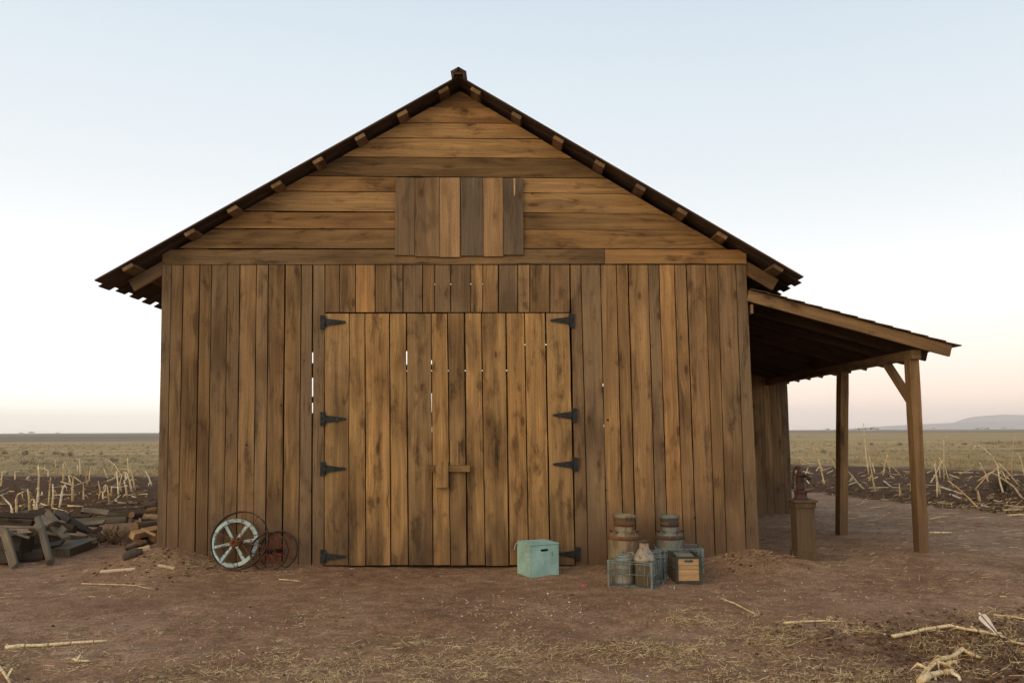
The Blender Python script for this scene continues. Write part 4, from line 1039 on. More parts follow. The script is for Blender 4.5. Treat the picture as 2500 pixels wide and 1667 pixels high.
WHERE = ['under the top beam', 'over the big square timber', 'between round post and flat beam', 'behind the round post', 'beneath the short light board', 'at the picture edge above the big timber', 'behind the flat weathered beam', 'across the wide slanting board', 'in the shadow under the wide board', 'over the low plank on edge', 'beside the long sloping board', 'under the long sloping board', 'behind the leaning grey board', 'below the pale weathered batten', 'on the ground behind the flat beam', 'under the long grey beam']
SPOTS = [(120, 520, 520, 560, 1.4), (20, 760, 380, 720, .9), (640, 900, 900, 850, 1.1), (420, 640, 640, 760, .95), (640, 700, 1010, 760, 1.5), (-80, 700, 240, 690, 1.0), (900, 800, 1260, 760, 1.7), (720, 560, 1060, 640, 1.45), (620, 830, 880, 900, 1.3), (260, 1000, 620, 960, .7), (1020, 640, 1300, 720, 2.0), (960, 740, 1300, 800, 1.9), (20, 660, 420, 780, .85), (480, 455, 900, 480, 2.4), (1150, 860, 1400, 830, 1.6), (1050, 590, 1420, 610, 2.9)]
for k, (x0, y0, x1, y1, Y) in enumerate(SPOTS):
    nm, w_, th, mt_ = WORDS[(k * 3 + k // 4) % 4]
    lumber('board', f'{nm} {WHERE[k]} in the heap', (x0, y0, Y), (x1, y1, Y + rl_.uniform(-.35, .35)), w_, th, (rl_.uniform(-.3, .3), -1, rl_.uniform(.1, .9)), mt_)
a, b2 = onY(lx(545), ly(500), .85), gp(lx(725), ly(1175), .035)
m_ = MB(); m_.tube([a, a.lerp(b2, .33) + Vector((.006, 0, .004)), a.lerp(b2, .66), b2], [.040, .042, .043, .045], 14, smooth=True)
tag(m_.build('post', M_GREY, None, b2), 'round grey post leaning against the front of the heap', 'post')
def log(label, pts, rad, mt=M_BARK, ends=True, name='log', cat='log'):
    P_ = []
    for (x_, y_, Y) in pts:
        r0 = rad if not isinstance(rad, list) else rad[0]
        P_.append(gp(lx(x_), ly(y_), r0 * .85) if Y is None else onY(lx(x_), ly(y_), Y))
    t_ = empty(name, P_[0]); tag(t_, label, cat, 'firewood beside the barn corner')
    m1 = MB(); n_ = len(P_)
    if n_ == 2: P_ = [P_[0].lerp(P_[1], k / 4) + (Vector((0, 0, random.uniform(-.006, .006))) if 0 < k < 4 else Vector()) for k in range(5)]; n_ = 5
    rr_ = rad if isinstance(rad, list) else [rad * random.uniform(.9, 1.08) for _ in range(n_)]
    m1.tube(P_, rr_, 11, caps=False); m1.build('bark', mt, t_)
    for e, d, r_ in ((P_[0], P_[0] - P_[1], rr_[0]), (P_[-1], P_[-1] - P_[-2], rr_[-1])):
        m2 = MB(); z_ = d.normalized(); x_ = z_.orthogonal().normalized(); y_ = z_.cross(x_); M = Matrix((x_, y_, z_)).transposed()
        m2.lathe([(r_ * 1.0, -.004), (r_ * .98, .001), (0.001, .003)], e, M, 11, c=(.3, .6, .6), smooth=False, caps=False); m2.build('cut_end', M_OLDCUT, t_)
log('dark log at the top of the firewood touching the barn corner', [(2090, 320, 3.2), (2260, 300, 3.2)], 0.0561)
log('yellowish split log below the topmost firewood log', [(2110, 385, 2.8), (2260, 375, 2.8)], .0396, M_OLDCUT)
log('brown log with its cut end facing left in the firewood', [(1890, 450, 2.9), (2080, 480, 3.2)], 0.0561)
log('pale split log jutting from behind the barn corner', [(2055, 485, 2.2), (2260, 495, 2.3)], 0.0462, M_FRESH)
log('bark covered log under the pale split log', [(2000, 545, 1.9), (2260, 565, 2.1)], 0.0495)
log('smooth grey log lying across the firewood', [(1930, 625, 1.25), (2250, 600, 1.6)], 0.0627, M_GREY)
log('small round log with a pale cut end below the split beam', [(1950, 790, .62), (2220, 720, 1.2)], 0.0409)
log('dark log sloping left at the foot of the firewood', [(1830, 960, None), (2010, 840, .55)], 0.0363)
log('thick dark log sloping beside the barn corner', [(2000, 910, None), (2240, 790, .6)], 0.0495)
log('gnarled dark branch lying lowest in the firewood', [(1760, 1110, None), (1880, 1060, None), (1960, 1035, None), (2050, 1010, None)], [.035, .058, .050, .03])
log('pale split piece resting on the gnarled branch', [(1985, 985, .05), (2150, 935, .12)], .05, M_FRESH)
a, b2 = onY(lx(1893), ly(745), .50), onY(lx(2250), ly(660), .85)
m_ = MB(); m_.bar(a, b2, .075, .075, (0, -1, .6), 4, .004, (.2, .6, .9)); tag(m_.build('log', M_FRESH, None, a), 'bright freshly split square log on top of the firewood', 'log', 'firewood beside the barn corner')
a, b2 = onY(lx(2030), ly(650), .42), onY(lx(2235), ly(745), .42)
m_ = MB(); m_.bar(a, b2, .03, .02, (0, -1, .6), 3, .002, (.2, .9, .6)); tag(m_.build('log', M_FRESH, None, a), 'thin orange splinter lying over the bright split log', 'log', 'firewood beside the barn corner')

# ------------------------------------------------------------------ corn stalks
def poly_depth(pts):
    b = gp(*pts[0]); Y = b.y; out = [Vector((b.x, b.y, b.z - .03))]; jy = 0
    for (px, py) in pts[1:]:
        jy += random.uniform(-.12, .12); out.append(onY(px, py, Y + jy))
    return out
def stalk_mesh(P_, r0, c, leaf=True):
    m_ = MB(); fine = []
    for i in range(len(P_) - 1):
        n_ = 2
        for k in range(n_): fine.append(P_[i].lerp(P_[i + 1], k / n_))
    fine.append(P_[-1]); L = len(fine)
    m_.tube(fine, [r0 * (1.0 - .45 * i / (L - 1)) * random.uniform(.9, 1.15) for i in range(L)], 6, c)
    if leaf:
        for _ in range(random.randint(1, 3)):
            i = random.randrange(1, L); p_ = fine[i]; d = Vector((random.uniform(-1, 1), random.uniform(-.5, .5), random.uniform(-.9, .5))).normalized()
            ln = random.uniform(.05, .16); mid = p_ + d * ln * .5 + Vector((0, 0, .02)); e = p_ + d * ln + Vector((0, 0, -.05))
            sd = d.cross(Vector((0, 1, 0))).normalized() * r0 * .55
            b = len(m_.v); m_.v += [p_ - sd, p_ + sd, mid - sd * .9, mid + sd * .9, e, p_ + Vector((0, .004, 0)), mid + Vector((0, .004, 0))]
            cc = (min(1, c[0] + .15), c[1], c[2]); m_.face((b, b + 1, b + 3, b + 2), None, cc); m_.face((b + 2, b + 3, b + 4), None, cc)
            m_.face((b, b + 2, b + 6, b + 5), None, cc); m_.face((b + 1, b + 5, b + 6, b + 3), None, cc); m_.face((b + 2, b + 4, b + 6), None, cc); m_.face((b + 3, b + 6, b + 4), None, cc)
    return m_
ORD = ['first', 'second', 'third', 'fourth', 'fifth', 'sixth', 'seventh', 'eighth', 'ninth', 'tenth', 'eleventh', 'twelfth', 'thirteenth', 'fourteenth', 'fifteenth', 'sixteenth', 'seventeenth', 'eighteenth', 'nineteenth', 'twentieth']
ORD += ['twenty-' + q for q in ORD[:9]] + ['thirtieth'] + ['thirty-' + q for q in ORD[:9]] + ['fortieth'] + ['forty-' + q for q in ORD[:9]]
def shape_word(pts):
    (x0, y0), (x1, y1) = pts[0], pts[-1]; dx, dy = abs(x1 - x0), y0 - y1
    top = min(p[1] for p in pts)
    w_ = 'tall' if y0 - top > 70 else ('short' if y0 - top < 28 else 'knee-high')
    s_ = 'bent' if (y1 > top + 6 or (len(pts) > 3 and dx > 12)) else ('leaning' if dx > .3 * max(dy, 1) else 'upright')
    return w_ + ' ' + s_
def stalks(lst, tx, ty, lying, where, group, key, r0=.012, scale=1.0):
    L = [[(tx(x), ty(y)) for (x, y) in pts] for pts in lst]
    L.sort(key=lambda p: key(p[0][0]))
    for i, pts in enumerate(L):
        c = (min(1, max(0, random.gauss(.55, .22))), random.random(), random.random())
        if lying:
            P_ = [gp(px, py, r0 * .9) for px, py in pts]; lb = f"dry stalk lying on the ground, {ORD[i]} {where}"
        else:
            P_ = poly_depth(pts); lb = f"{shape_word(pts)} corn stalk, {ORD[i]} {where}"
        ob = stalk_mesh(P_, r0 * random.uniform(.8, 1.2), c, not lying or random.random() < .4).build('corn_stalk', M_STALK, None, P_[0]); tag(ob, lb, 'corn stalk', group)
LS = [[(10, 900), (22, 760), (30, 660)], [(222, 780), (215, 700), (210, 655), (285, 650)], [(540, 1090), (552, 900), (560, 700), (545, 560)], [(690, 750), (690, 640), (640, 610), (560, 600)], [(695, 1130), (712, 900), (728, 735)], [(750, 1160), (765, 1000), (757, 835)],
      [(790, 730), (795, 600), (802, 470)], [(900, 810), (905, 680), (905, 525)], [(915, 760), (930, 640), (940, 520)], [(855, 1160), (890, 950), (905, 880), (938, 835)], [(1045, 1090), (1042, 900), (1055, 720), (1190, 825)], [(1200, 1060), (1198, 920), (1198, 830)],
      [(1250, 890), (1230, 700), (1195, 525)], [(1150, 710), (1150, 600), (1140, 475), (1110, 480)], [(1120, 650), (1115, 560)], [(1280, 740), (1290, 650), (1300, 580), (1410, 635), (1370, 700)], [(1545, 765), (1520, 680), (1490, 610)], [(1700, 990), (1690, 800), (1670, 650)],
      [(1735, 690), (1650, 560), (1540, 480)], [(1805, 780), (1800, 680)], [(1900, 915), (1860, 780), (1820, 670)], [(1940, 900), (1910, 760), (1880, 640), (1866, 530)], [(2180, 855), (2140, 740), (2085, 640)], [(1415, 1020), (1440, 930), (1410, 790)], [(1485, 1070), (1475, 970), (1510, 920), (1520, 835)],
      [(1575, 1105), (1555, 980), (1540, 860)], [(1600, 1000), (1600, 860)], [(1830, 1045), (1810, 900), (1780, 785)], [(190, 1250), (150, 1130), (50, 1030), (15, 990)], [(240, 1270), (235, 1050), (260, 980), (340, 940)], [(425, 1230), (415, 1020), (395, 900)], [(500, 1230), (490, 1050)], [(1605, 690), (1608, 580)], [(595, 1020), (605, 940)],
      [(1005, 680), (985, 620), (900, 660)], [(1855, 690), (1835, 560), (1830, 460)], [(1020, 860), (985, 710)], [(1730, 940), (1720, 830), (1750, 700)], [(530, 1210), (525, 1090)], [(1650, 780), (1660, 700), (1740, 615), (1880, 630)]]
LL = [[(75, 915), (210, 935), (490, 940)], [(585, 1120), (760, 1185), (950, 1230)], [(700, 1030), (900, 1020), (1350, 1020), (1280, 1055)], [(970, 1155), (1200, 1160)], [(870, 850), (1060, 825), (1290, 825)], [(1650, 1075), (1700, 1105), (1810, 1110)], [(1840, 1015), (1990, 1045)], [(1860, 960), (2110, 995), (2080, 1025)], [(1610, 940), (1790, 880)], [(1450, 830), (1670, 740)], [(2070, 715), (2150, 690), (2250, 705)], [(0, 1000), (110, 940)], [(1540, 810), (1700, 735)], [(760, 670), (900, 680), (1130, 670)], [(380, 750), (420, 748)], [(600, 860), (630, 855)], [(1650, 1070), (1730, 1000)], [(280, 1150), (310, 1160)]]
l2x = lambda x: .17007 * x
l2y = lambda y: 1040 + .17007 * y
stalks(LS, l2x, l2y, False, 'from the barn among those standing left', 'stalks standing left of the barn', lambda x: -x, .021)
stalks(LL, l2x, l2y, True, 'from the barn in the left field', 'fallen stalks in the field left of the barn', lambda x: -x, .017)
RS = [[(90, 560), (125, 485)], [(380, 655), (350, 540), (320, 410)], [(325, 440), (290, 350), (265, 270)], [(250, 500), (210, 440), (145, 405)], [(520, 560), (450, 415), (380, 360), (310, 310)], [(775, 700), (700, 640), (640, 560), (580, 500)], [(880, 725), (850, 580), (820, 380)], [(815, 560), (790, 380), (775, 200), (762, 50)], [(875, 540), (850, 450)], [(955, 580), (975, 460), (1000, 360)], [(1145, 580), (1060, 490), (985, 435), (915, 390)],
      [(1030, 540), (1000, 430)], [(1122, 775), (1118, 655)], [(1228, 750), (1232, 560)], [(1490, 760), (1490, 600), (1465, 455)], [(1525, 750), (1500, 640), (1470, 560)], [(1415, 650), (1460, 590), (1540, 430)], [(1520, 570), (1515, 500)], [(1560, 630), (1558, 450), (1558, 190)], [(1605, 610), (1570, 480), (1510, 390)], [(1910, 890), (1800, 790), (1690, 690), (1600, 620)], [(2000, 650), (1970, 550), (1915, 445)],
      [(1920, 830), (1890, 720), (1870, 705), (1960, 600), (2110, 480)], [(2155, 750), (2110, 620), (2090, 470), (2020, 360), (1920, 275), (1845, 278)], [(2230, 570), (2232, 400), (2255, 190)], [(2305, 665), (2220, 570), (2120, 460)], [(2347, 800), (2250, 680), (2120, 590), (2040, 540)], [(2355, 570), (2335, 460), (2300, 360)], [(620, 625), (650, 590)], [(295, 545), (325, 480)], [(180, 560), (215, 490)], [(815, 620), (840, 560)], [(1890, 615), (2000, 550), (2060, 520)], [(2190, 620), (2140, 530)]]
RL = [[(165, 535), (265, 555)], [(195, 635), (250, 668)], [(355, 515), (455, 500)], [(330, 565), (460, 540)], [(160, 480), (285, 445)], [(620, 650), (730, 640), (800, 650)], [(725, 585), (790, 590)], [(735, 665), (830, 672)], [(870, 605), (910, 612)], [(820, 715), (900, 695), (1110, 705)], [(870, 665), (1040, 690)], [(965, 655), (1050, 695)], [(985, 545), (1120, 555)], [(1160, 535), (1230, 535)], [(745, 490), (850, 440), (950, 460)], [(1395, 545), (1430, 553)], [(1615, 585), (1740, 605)],
      [(1660, 570), (1790, 560)], [(1720, 550), (1840, 505)], [(1790, 605), (1840, 605)], [(1520, 700), (1840, 710)], [(1530, 705), (1750, 745)], [(1750, 655), (1860, 705)], [(1410, 845), (1570, 830)], [(1490, 845), (1640, 860)], [(1620, 765), (1780, 820)], [(1930, 870), (2055, 905)], [(2055, 825), (2180, 855)], [(2145, 920), (2340, 915)], [(2170, 815), (2280, 800)], [(2200, 975), (2350, 960)], [(2160, 570), (2350, 560)], [(1420, 1010), (1560, 985)], [(1420, 1145), (1640, 1145)], [(2150, 870), (2350, 885)], [(65, 570), (110, 580)], [(430, 725), (460, 735)], [(1010, 560), (1065, 575)], [(1700, 540), (1900, 545)], [(930, 815), (1000, 818)]]
r2x = lambda x: 1920 + .2466 * x
r2y = lambda y: 1020 + .2466 * y
stalks(RS, r2x, r2y, False, 'from the barn among those standing right', 'stalks standing right of the barn', lambda x: x, .020)
stalks(RL, r2x, r2y, True, 'from the barn in the right field', 'fallen stalks right of the barn', lambda x: x, .018)
# larger stalks and sticks lying on the near ground
def near_stalk(label, pts, r0, tx, ty, name='corn_stalk', cat='corn stalk', lift=None, col=.6, leaf=True, mt=M_STALK):
    P_ = [gp(tx(x), ty(y), r0 * .85 + (lift[i] if lift else 0)) for i, (x, y) in enumerate(pts)]
    m_ = stalk_mesh(P_, r0, (col, .5, .5), leaf)
    if leaf:                             # the dark rings of the nodes
        for p_ in P_[1:-1]:
            m_.blob(p_, r0 * 1.06, c=(.2, .5, .5), jit=.06)
            for _ in range(3):
                a = random.uniform(0, 6.28); L_ = random.uniform(.05, .14); q_ = p_ + Vector((math.cos(a) * L_, math.sin(a) * L_ * .6, 0)); q_.z = h(q_.x, q_.y) + random.uniform(.004, .03)
                m_.blade(p_, p_.lerp(q_, .5) + Vector((0, 0, .015)), random.uniform(.003, .0065), (random.uniform(.1, .7), .5, .5)); m_.blade(p_.lerp(q_, .5) + Vector((0, 0, .015)), q_, random.uniform(.002, .0045), (random.uniform(.2, .8), .5, .5))
    tag(m_.build(name, mt, None, P_[0]), label, cat)
z6x = lambda x: 2150 + .1488 * x
z6y = lambda y: 1450 + .1488 * y
z8x = lambda x: 1700 + .3401 * x
z8y = lambda y: 1400 + .3401 * y
zlx = lambda x: .3827 * x
zly = lambda y: 1380 + .3827 * y
near_stalk('long yellow corn stalk lying under the arrow', [(190, 715), (480, 655), (720, 628), (1140, 585), (1400, 645), (1720, 692), (1960, 705), (2200, 815), (2500, 880)], .0135, z6x, z6y, lift=[0, 0, .01, .02, .02, .01, .01, 0, 0])
near_stalk('short yellow stub beside the long stalk under the arrow', [(1480, 590), (1600, 650), (1710, 690)], .010, z6x, z6y, leaf=False, lift=[.02, .01, .0])
near_stalk('thickest bent corn stalk of the bundle at the bottom edge', [(640, 1470), (720, 1330), (850, 1260), (1000, 1180), (1190, 1120), (1350, 1050), (1500, 1075), (1640, 1092)], .017, z6x, z6y, lift=[0, .0, .02, .03, .03, .03, .02, 0], col=.55)
near_stalk('cut corn stalk with a pale end at the bottom edge', [(640, 1480), (820, 1420), (960, 1375), (1100, 1365), (1190, 1355)], .020, z6x, z6y, lift=[0, .01, .015, .015, .02], col=.6)
near_stalk('curled husk arching over the bundle at the bottom edge', [(690, 1450), (790, 1340), (930, 1270), (1100, 1300), (1160, 1240)], .011, z6x, z6y, lift=[0, .03, .05, .04, .0], col=.4)
near_stalk('split stalk lying behind the thick bent one at the bottom edge', [(1040, 1195), (1160, 1165), (1290, 1145)], .015, z6x, z6y, col=.45)
near_stalk('orange husk lying across the bundle at the bottom edge', [(850, 1140), (960, 1200), (1080, 1270)], .007, z6x, z6y, lift=[.01, .06, .03], col=.2, leaf=False)
near_stalk('curved yellow stick alone on the bare yard', [(180, 184), (240, 205), (280, 222), (350, 258), (418, 291)], .009, z8x, z8y, leaf=False)
near_stalk('straight yellow stalk lying in the straw right of the curved stick', [(630, 360), (760, 352), (920, 346), (1005, 352)], .010, z8x, z8y)
near_stalk('short stalk at the right edge above the arrow feathers', [(2135, 303), (2250, 312), (2352, 330)], .010, z8x, z8y, leaf=False)
near_stalk('orange stub lying on the rough soil near the right edge', [(2180, 170), (2230, 172)], .010, z8x, z8y, leaf=False, col=.3)
near_stalk('thick pale stalk lying at the left edge of the yard', [(30, 535), (130, 526), (260, 519), (470, 503), (680, 491)], .015, zlx, zly, col=.7, leaf=False)
near_stalk('stalk crossing the bottom left corner of the picture', [(-20, 640), (20, 690), (65, 760)], .013, zlx, zly)
near_stalk('short torn husk on the bare ground near the bottom left', [(465, 612), (500, 618), (570, 618)], .012, zlx, zly, col=.7)
near_stalk('long thin forked twig on the bare yard before the firewood', [(520, 118), (700, 124), (850, 129), (980, 153)], .006, zlx, zly, leaf=False, name='twig', cat='twig')
near_stalk('short thin twig crossing the forked twig', [(850, 130), (890, 124), (925, 119)], .005, zlx, zly, leaf=False, name='twig', cat='twig')
near_stalk('thin twig on the yard below the wheels', [(1780, 92), (1850, 95), (1915, 103)], .006, zlx, zly, leaf=False, name='twig', cat='twig')
def chip(label, p, q, w_, tx, ty):
    a, b2 = gp(tx(p[0]), ty(p[1]), .012), gp(tx(q[0]), ty(q[1]), .012)
    m_ = MB(); m_.bar(a, b2, w_, .016, (0, -.3, 1), 4, .003, (.1, .4, 1.0)); tag(m_.build('wood_strip', M_PALEWOOD, None, a), label, 'wood strip', 'pale wood strips on the yard')
chip('long pale strip of wood on the ground left of the barn', (640, 47), (860, 30), .035, zlx, zly)
chip('short pale strip of wood on the dirt mound', (1010, 4), (1112, 27), .025, zlx, zly)

# ------------------------------------------------------------------ arrow stuck in the soil
tip = gp(z6x(2315), z6y(1112)); 
def arrow():
    top = onY(z6x(1610), z6y(300), tip.y + .18); d = (top - tip).normalized(); Ln = (top - tip).length
    t_ = empty('arrow', tip); tag(t_, 'dark arrow with white feathers stuck in the soil', 'arrow')
    m_ = MB(); m_.tube([tip - d * .05, tip + d * (Ln - .025)], .0042, 8); m_.build('shaft', M_SHAFT, t_)
    m_ = MB(); m_.tube([tip + d * (Ln - .024), tip + d * (Ln - .006), tip + d * Ln], [.0058, .0062, .0045], 8); m_.build('nock', M_FEATHER, t_)
    view = (CAM - top).normalized(); sd = d.cross(view).normalized(); fw = sd.cross(d).normalized()
    for a in (R(20), R(160), R(-90)):
        v = sd * math.cos(a) + fw * math.sin(a); m_ = MB(); n0 = d.cross(v).normalized() * .0009
        prof = [(.48, 0.002), (.60, .012), (.72, .021), (.82, .027), (.88, .026), (.905, .017), (.91, .004)]
        b = len(m_.v)
        for (f, w_) in prof:
            p_ = tip + d * (Ln * (.10 + f * .93)); m_.v += [p_ + n0 + v * .003, p_ + n0 + v * (.003 + w_), p_ - n0 + v * .003, p_ - n0 + v * (.003 + w_)]
        for i in range(len(prof) - 1):
            k = b + 4 * i; m_.face((k, k + 1, k + 5, k + 4)); m_.face((k + 2, k + 6, k + 7, k + 3)); m_.face((k + 1, k + 3, k + 7, k + 5)); m_.face((k, k + 4, k + 6, k + 2))
        m_.build('feather', M_FEATHER, t_)
arrow()
for (px, py, lb, s_) in ((1424, 1430, 'small crumpled red scrap of plastic between teal box and wire crate', .022), (2389, 1277, 'tiny pink scrap of plastic right of the outer porch post', .03), (691, 1533, 'tiny red scrap of plastic in the straw at the bottom', .012)):
    p_ = gp(px, py, .006); m_ = MB()
    for _ in range(3): m_.blob(p_ + Vector((random.uniform(-1, 1) * s_ * .8, random.uniform(-.5, .5) * s_, 0)), s_ * .7, (1, .8, .5), jit=.5)
    tag(m_.build('plastic_scrap', M_PINK, None, p_), lb, 'scrap')

# ------------------------------------------------------------------ bushes
def bush(label, px, py, wpx_, hpx, mt, group, n_=None):
    p_ = gp(px, py); dist = p_.y - CAM.y; w_ = wpx_ / F_PX * dist / 2; hh = hpx / F_PX * dist
    m_ = MB(); n_ = n_ or 150
    for _ in range(n_):
        a = random.uniform(0, 6.283); f = random.random() ** .6; e = random.uniform(0, 1) ** .8
        q = p_ + Vector((math.cos(a) * f * w_, math.sin(a) * f * w_, e * hh * (1 - .6 * f * f)))
        d = Vector((math.cos(a) * f + random.uniform(-.6, .6), math.sin(a) * f + random.uniform(-.6, .6), random.uniform(.1, 1.1))).normalized()
        m_.blade(q - Vector((0, 0, hh * .08)), q + d * hh * random.uniform(.2, .42), hh * random.uniform(.018, .045), (random.random() * (.55 + .45 * e), 0, 0))
    for _ in range(max(8, n_ // 14)):
        a = random.uniform(0, 6.283); m_.blade(p_ - Vector((0, 0, .02)), p_ + Vector((math.cos(a) * w_ * .8, math.sin(a) * w_ * .8, hh * random.uniform(.5, .95))), hh * .04, (.1, 0, 0))
    tag(m_.build('bush', mt, None, p_), label, 'bush', group)
G_ = 'low dark bushes on the dry plain'
for a in ((60 * .17, 1109, 14, 9, 'dark bush by the left picture edge on the plain'), (360 * .17, 1111, 16, 11, 'dark round bush second from the left edge on the plain'), (600 * .17, 1108, 14, 5, 'low flat bush between two round ones on the left plain'), (790 * .17, 1110, 14, 9, 'dark bush in the middle of the left plain'), (1005 * .17, 1113, 15, 10, 'darkest round bush in the middle of the left plain'), (905 * .17, 1113, 11, 7, 'paler bush touching the darkest round bush'), (1630 * .17, 1129, 18, 12, 'bush nearest the barn on the left plain'), (540 * .17, 1136, 70, 14, 'wide bush row above the stalks at the left'), (340 * .17, 1134, 40, 12, 'bush left of the wide bush row'), (790 * .17, 1136, 50, 10, 'bush right of the wide bush row'), (1290 * .17, 1136, 36, 9, 'low bush behind the middle stalks on the left'), (1450 * .17, 1110, 9, 6, 'small bush far out on the left plain'), (2110 * .17, 1108, 9, 5, 'tiny pale bush near the barn wall on the left plain')):
    bush(a[4], a[0], a[1], a[2], a[3], M_BUSH, G_)
for a in ((1125, 272, 12, 7, 'dark bush just left of the outer porch post on the plain'), (725, 265, 8, 5, 'small bush between the two porch posts on the plain'), (1768, 268, 16, 6, 'low dark bush right of the outer porch post on the plain'), (2060, 264, 60, 10, 'wide dark bush at the right of the plain'), (2250, 266, 55, 9, 'wide dark bush at the right picture edge'), (1980, 264, 36, 6, 'low bush left of the wide dark bush'), (845, 270, 8, 6, 'small pale bush between the porch posts on the plain'), (370, 350, 14, 9, 'bush behind the inner porch post'), (2300, 335, 34, 8, 'low bush near the right edge behind the stalks'), (1640, 270, 12, 5, 'small bush behind the tall thin stalk'), (130, 190, 18, 2.5, 'low bush far out beside the wing wall')):
    bush(a[4], r2x(a[0]), r2y(a[1]), a[2], a[3], M_BUSH, G_)
bush('dark tangled tumbleweed among the stalks at the right edge', r2x(2140), r2y(738), 52, 32, M_BUSH, 'tumbleweeds', 300)
bush('dry brown weed between the lumber heap and the firewood', 1640 * .17, 1328, 110, 42, M_WEED, 'tumbleweeds', 420)

# ------------------------------------------------------------------ loose litter (nobody could count it)
def image_pts(n_, x0, x1, y0, y1, dens):
    out = []
    while len(out) < n_:
        px, py = random.uniform(x0, x1), random.uniform(y0, y1)
        p_ = gp(px, py)
        if random.random() < dens(p_, px, py): out.append(p_)
    return out
def nz(p_, s_, o_=0.0): return noise.noise(Vector((p_.x * s_ + o_, p_.y * s_, o_)))
def straw_density(p_, px, py):
    k = .012 + 1.3 * max(0, nz(p_, 1.3) + .02) * (.4 + .9 * max(0, nz(p_, 5.0, 9) + .3)) * max(0, .55 + nz(Vector((p_.x * .35, p_.y * 1.7, 0)), 1.3, 5))
    band = sstep(-1.9, -3.0, p_.y)
    if p_.x > 1.5 and p_.y < -2.2: k *= 2.3
    if p_.x < -1.6: k *= .75
    return min(1, k * (.12 + 1.1 * band))
m_ = MB()
for p_ in image_pts(7500, -300, 2800, 1395, 1720, straw_density):
    a = random.gauss(0, .9) if random.random() < .75 else random.uniform(0, 6.28); L = random.choice((.012, .018, .024, .032, .045, .06, .11)) * random.uniform(.6, 1.25)
    d = Vector((math.cos(a), math.sin(a), 0)); e = p_ + d * L; p2 = Vector((p_.x, p_.y, p_.z + .003)); e.z = h(e.x, e.y) + .003 + max(0, random.gauss(.006, .014))
    m_.blade(p2, e, random.uniform(.0020, .0046), (min(1, max(0, random.gauss(.5, .42))), 0, 0))
def clump_density(p_, px, py):
    k = max(0, nz(p_, .9, 6) + .12) * sstep(-1.8, -3.1, p_.y)
    if p_.x > 1.2 and p_.y < -2.0: k += .55 * max(0, .35 + nz(Vector((p_.x * .4, p_.y * 2.2, 0)), 1.2, 8))
    if -1.6 < p_.x < 1.2 and p_.y < -3.2: k += .12
    if p_.x < -1.8: k *= .35
    return min(1, k * 1.3)
for c_ in image_pts(600, -300, 2800, 1440, 1710, clump_density):
    R_ = random.uniform(.018, .075); tone = random.gauss(.55, .18); wide = random.uniform(1.0, 2.6)
    for _ in range(int(9 + R_ * 330)):
        x_, y_ = c_.x + random.gauss(0, R_ * .6) * wide, c_.y + random.gauss(0, R_ * .45); z_ = h(x_, y_) + abs(random.gauss(0, .009))
        a = random.uniform(0, 6.28); L = random.uniform(.010, .045) * (2.2 if random.random() < .08 else 1)
        m_.blade((x_, y_, z_), (x_ + math.cos(a) * L, y_ + math.sin(a) * L, z_ + random.gauss(.004, .012)), random.uniform(.0022, .0052), (min(1, max(0, random.gauss(tone, .28))), 0, 0))
def yard_density(p_, px, py):
    if -4.0 < p_.x < 2.85 and p_.y > -.02: return 0
    if 2.8 < p_.x < 5.0 and p_.y > WING_Y - .1: return 0
    return .03 + .35 * max(0, nz(p_, .9, 2) - .05) + (.22 if p_.x > 3.2 else 0) + .9 * max(gauss(p_.x, p_.y, 1.62, -.12, .4, .22), gauss(p_.x, p_.y, -3.7, -.3, .8, .4), gauss(p_.x, p_.y, 2.55, -.1, .5, .3))
for p_ in image_pts(3000, -300, 2800, 1225, 1460, yard_density):
    a = random.gauss(0, .8); L = random.uniform(.02, .08)
    e = p_ + Vector((math.cos(a), math.sin(a), 0)) * L; p2 = Vector((p_.x, p_.y, p_.z + .003)); e.z = h(e.x, e.y) + .003 + max(0, random.gauss(.004, .015))
    m_.blade(p2, e, random.uniform(.003, .007), (min(1, max(0, random.gauss(.4, .28))), 0, 0))
def field_density(p_, px, py):
    if -4.3 < p_.x < 5.3 and p_.y > -.1: return 0
    t_ = tilled(p_.x, p_.y)
    return min(1, .10 + .6 * t_ * (.4 + max(0, nz(p_, .6, 4) + .2)))
for (xa, xb, cnt, ya, yb) in ((-350, 380, 460, 1152, 1262), (1925, 2850, 800, 1138, 1262), (1990, 2850, 600, 1235, 1345)):
    for p_ in image_pts(cnt, xa, xb, ya, yb, field_density):
        a = random.gauss(0, .55); L = random.uniform(.05, .30) * (1 if p_.y > 4 else .6)
        e = p_ + Vector((math.cos(a), math.sin(a), 0)) * L; p2 = Vector((p_.x, p_.y, p_.z + .006)); e.z = h(e.x, e.y) + .006 + abs(random.gauss(0, .05 if p_.y > 6 else .012))
        m_.blade(p2, e, random.uniform(.006, .016) * (1 if p_.y > 4 else .5), (min(1, max(0, random.gauss(.62, .3))), 0, 0))
tag(m_.build('straw_litter', M_STRAW), kind='stuff')
m_ = MB()
def clod_density(p_, px, py):
    if -4.2 < p_.x < 5.1 and p_.y > -.1: return 0
    r_ = rough_fg(p_.x, p_.y); t_ = tilled(p_.x, p_.y); mo = max(gauss(p_.x, p_.y, 2.62, -.05, .5, .4), gauss(p_.x, p_.y, -3.85, -.15, .6, .45))
    return min(1, .004 + .8 * r_ + .7 * t_ + .5 * mo)
for p_ in image_pts(10500, -300, 2800, 1150, 1700, clod_density):
    far = p_.y > 4; s_ = random.choice((.004, .006, .009, .016)) * (2.0 if far else 1.0) * random.uniform(.6, 1.3)
    m_.blob(p_ + Vector((0, 0, s_ * .2)), s_, (1, 1, .65), (random.random(), 0, 0))
tag(m_.build('soil_clods', M_CLOD), kind='stuff')
m_ = MB()
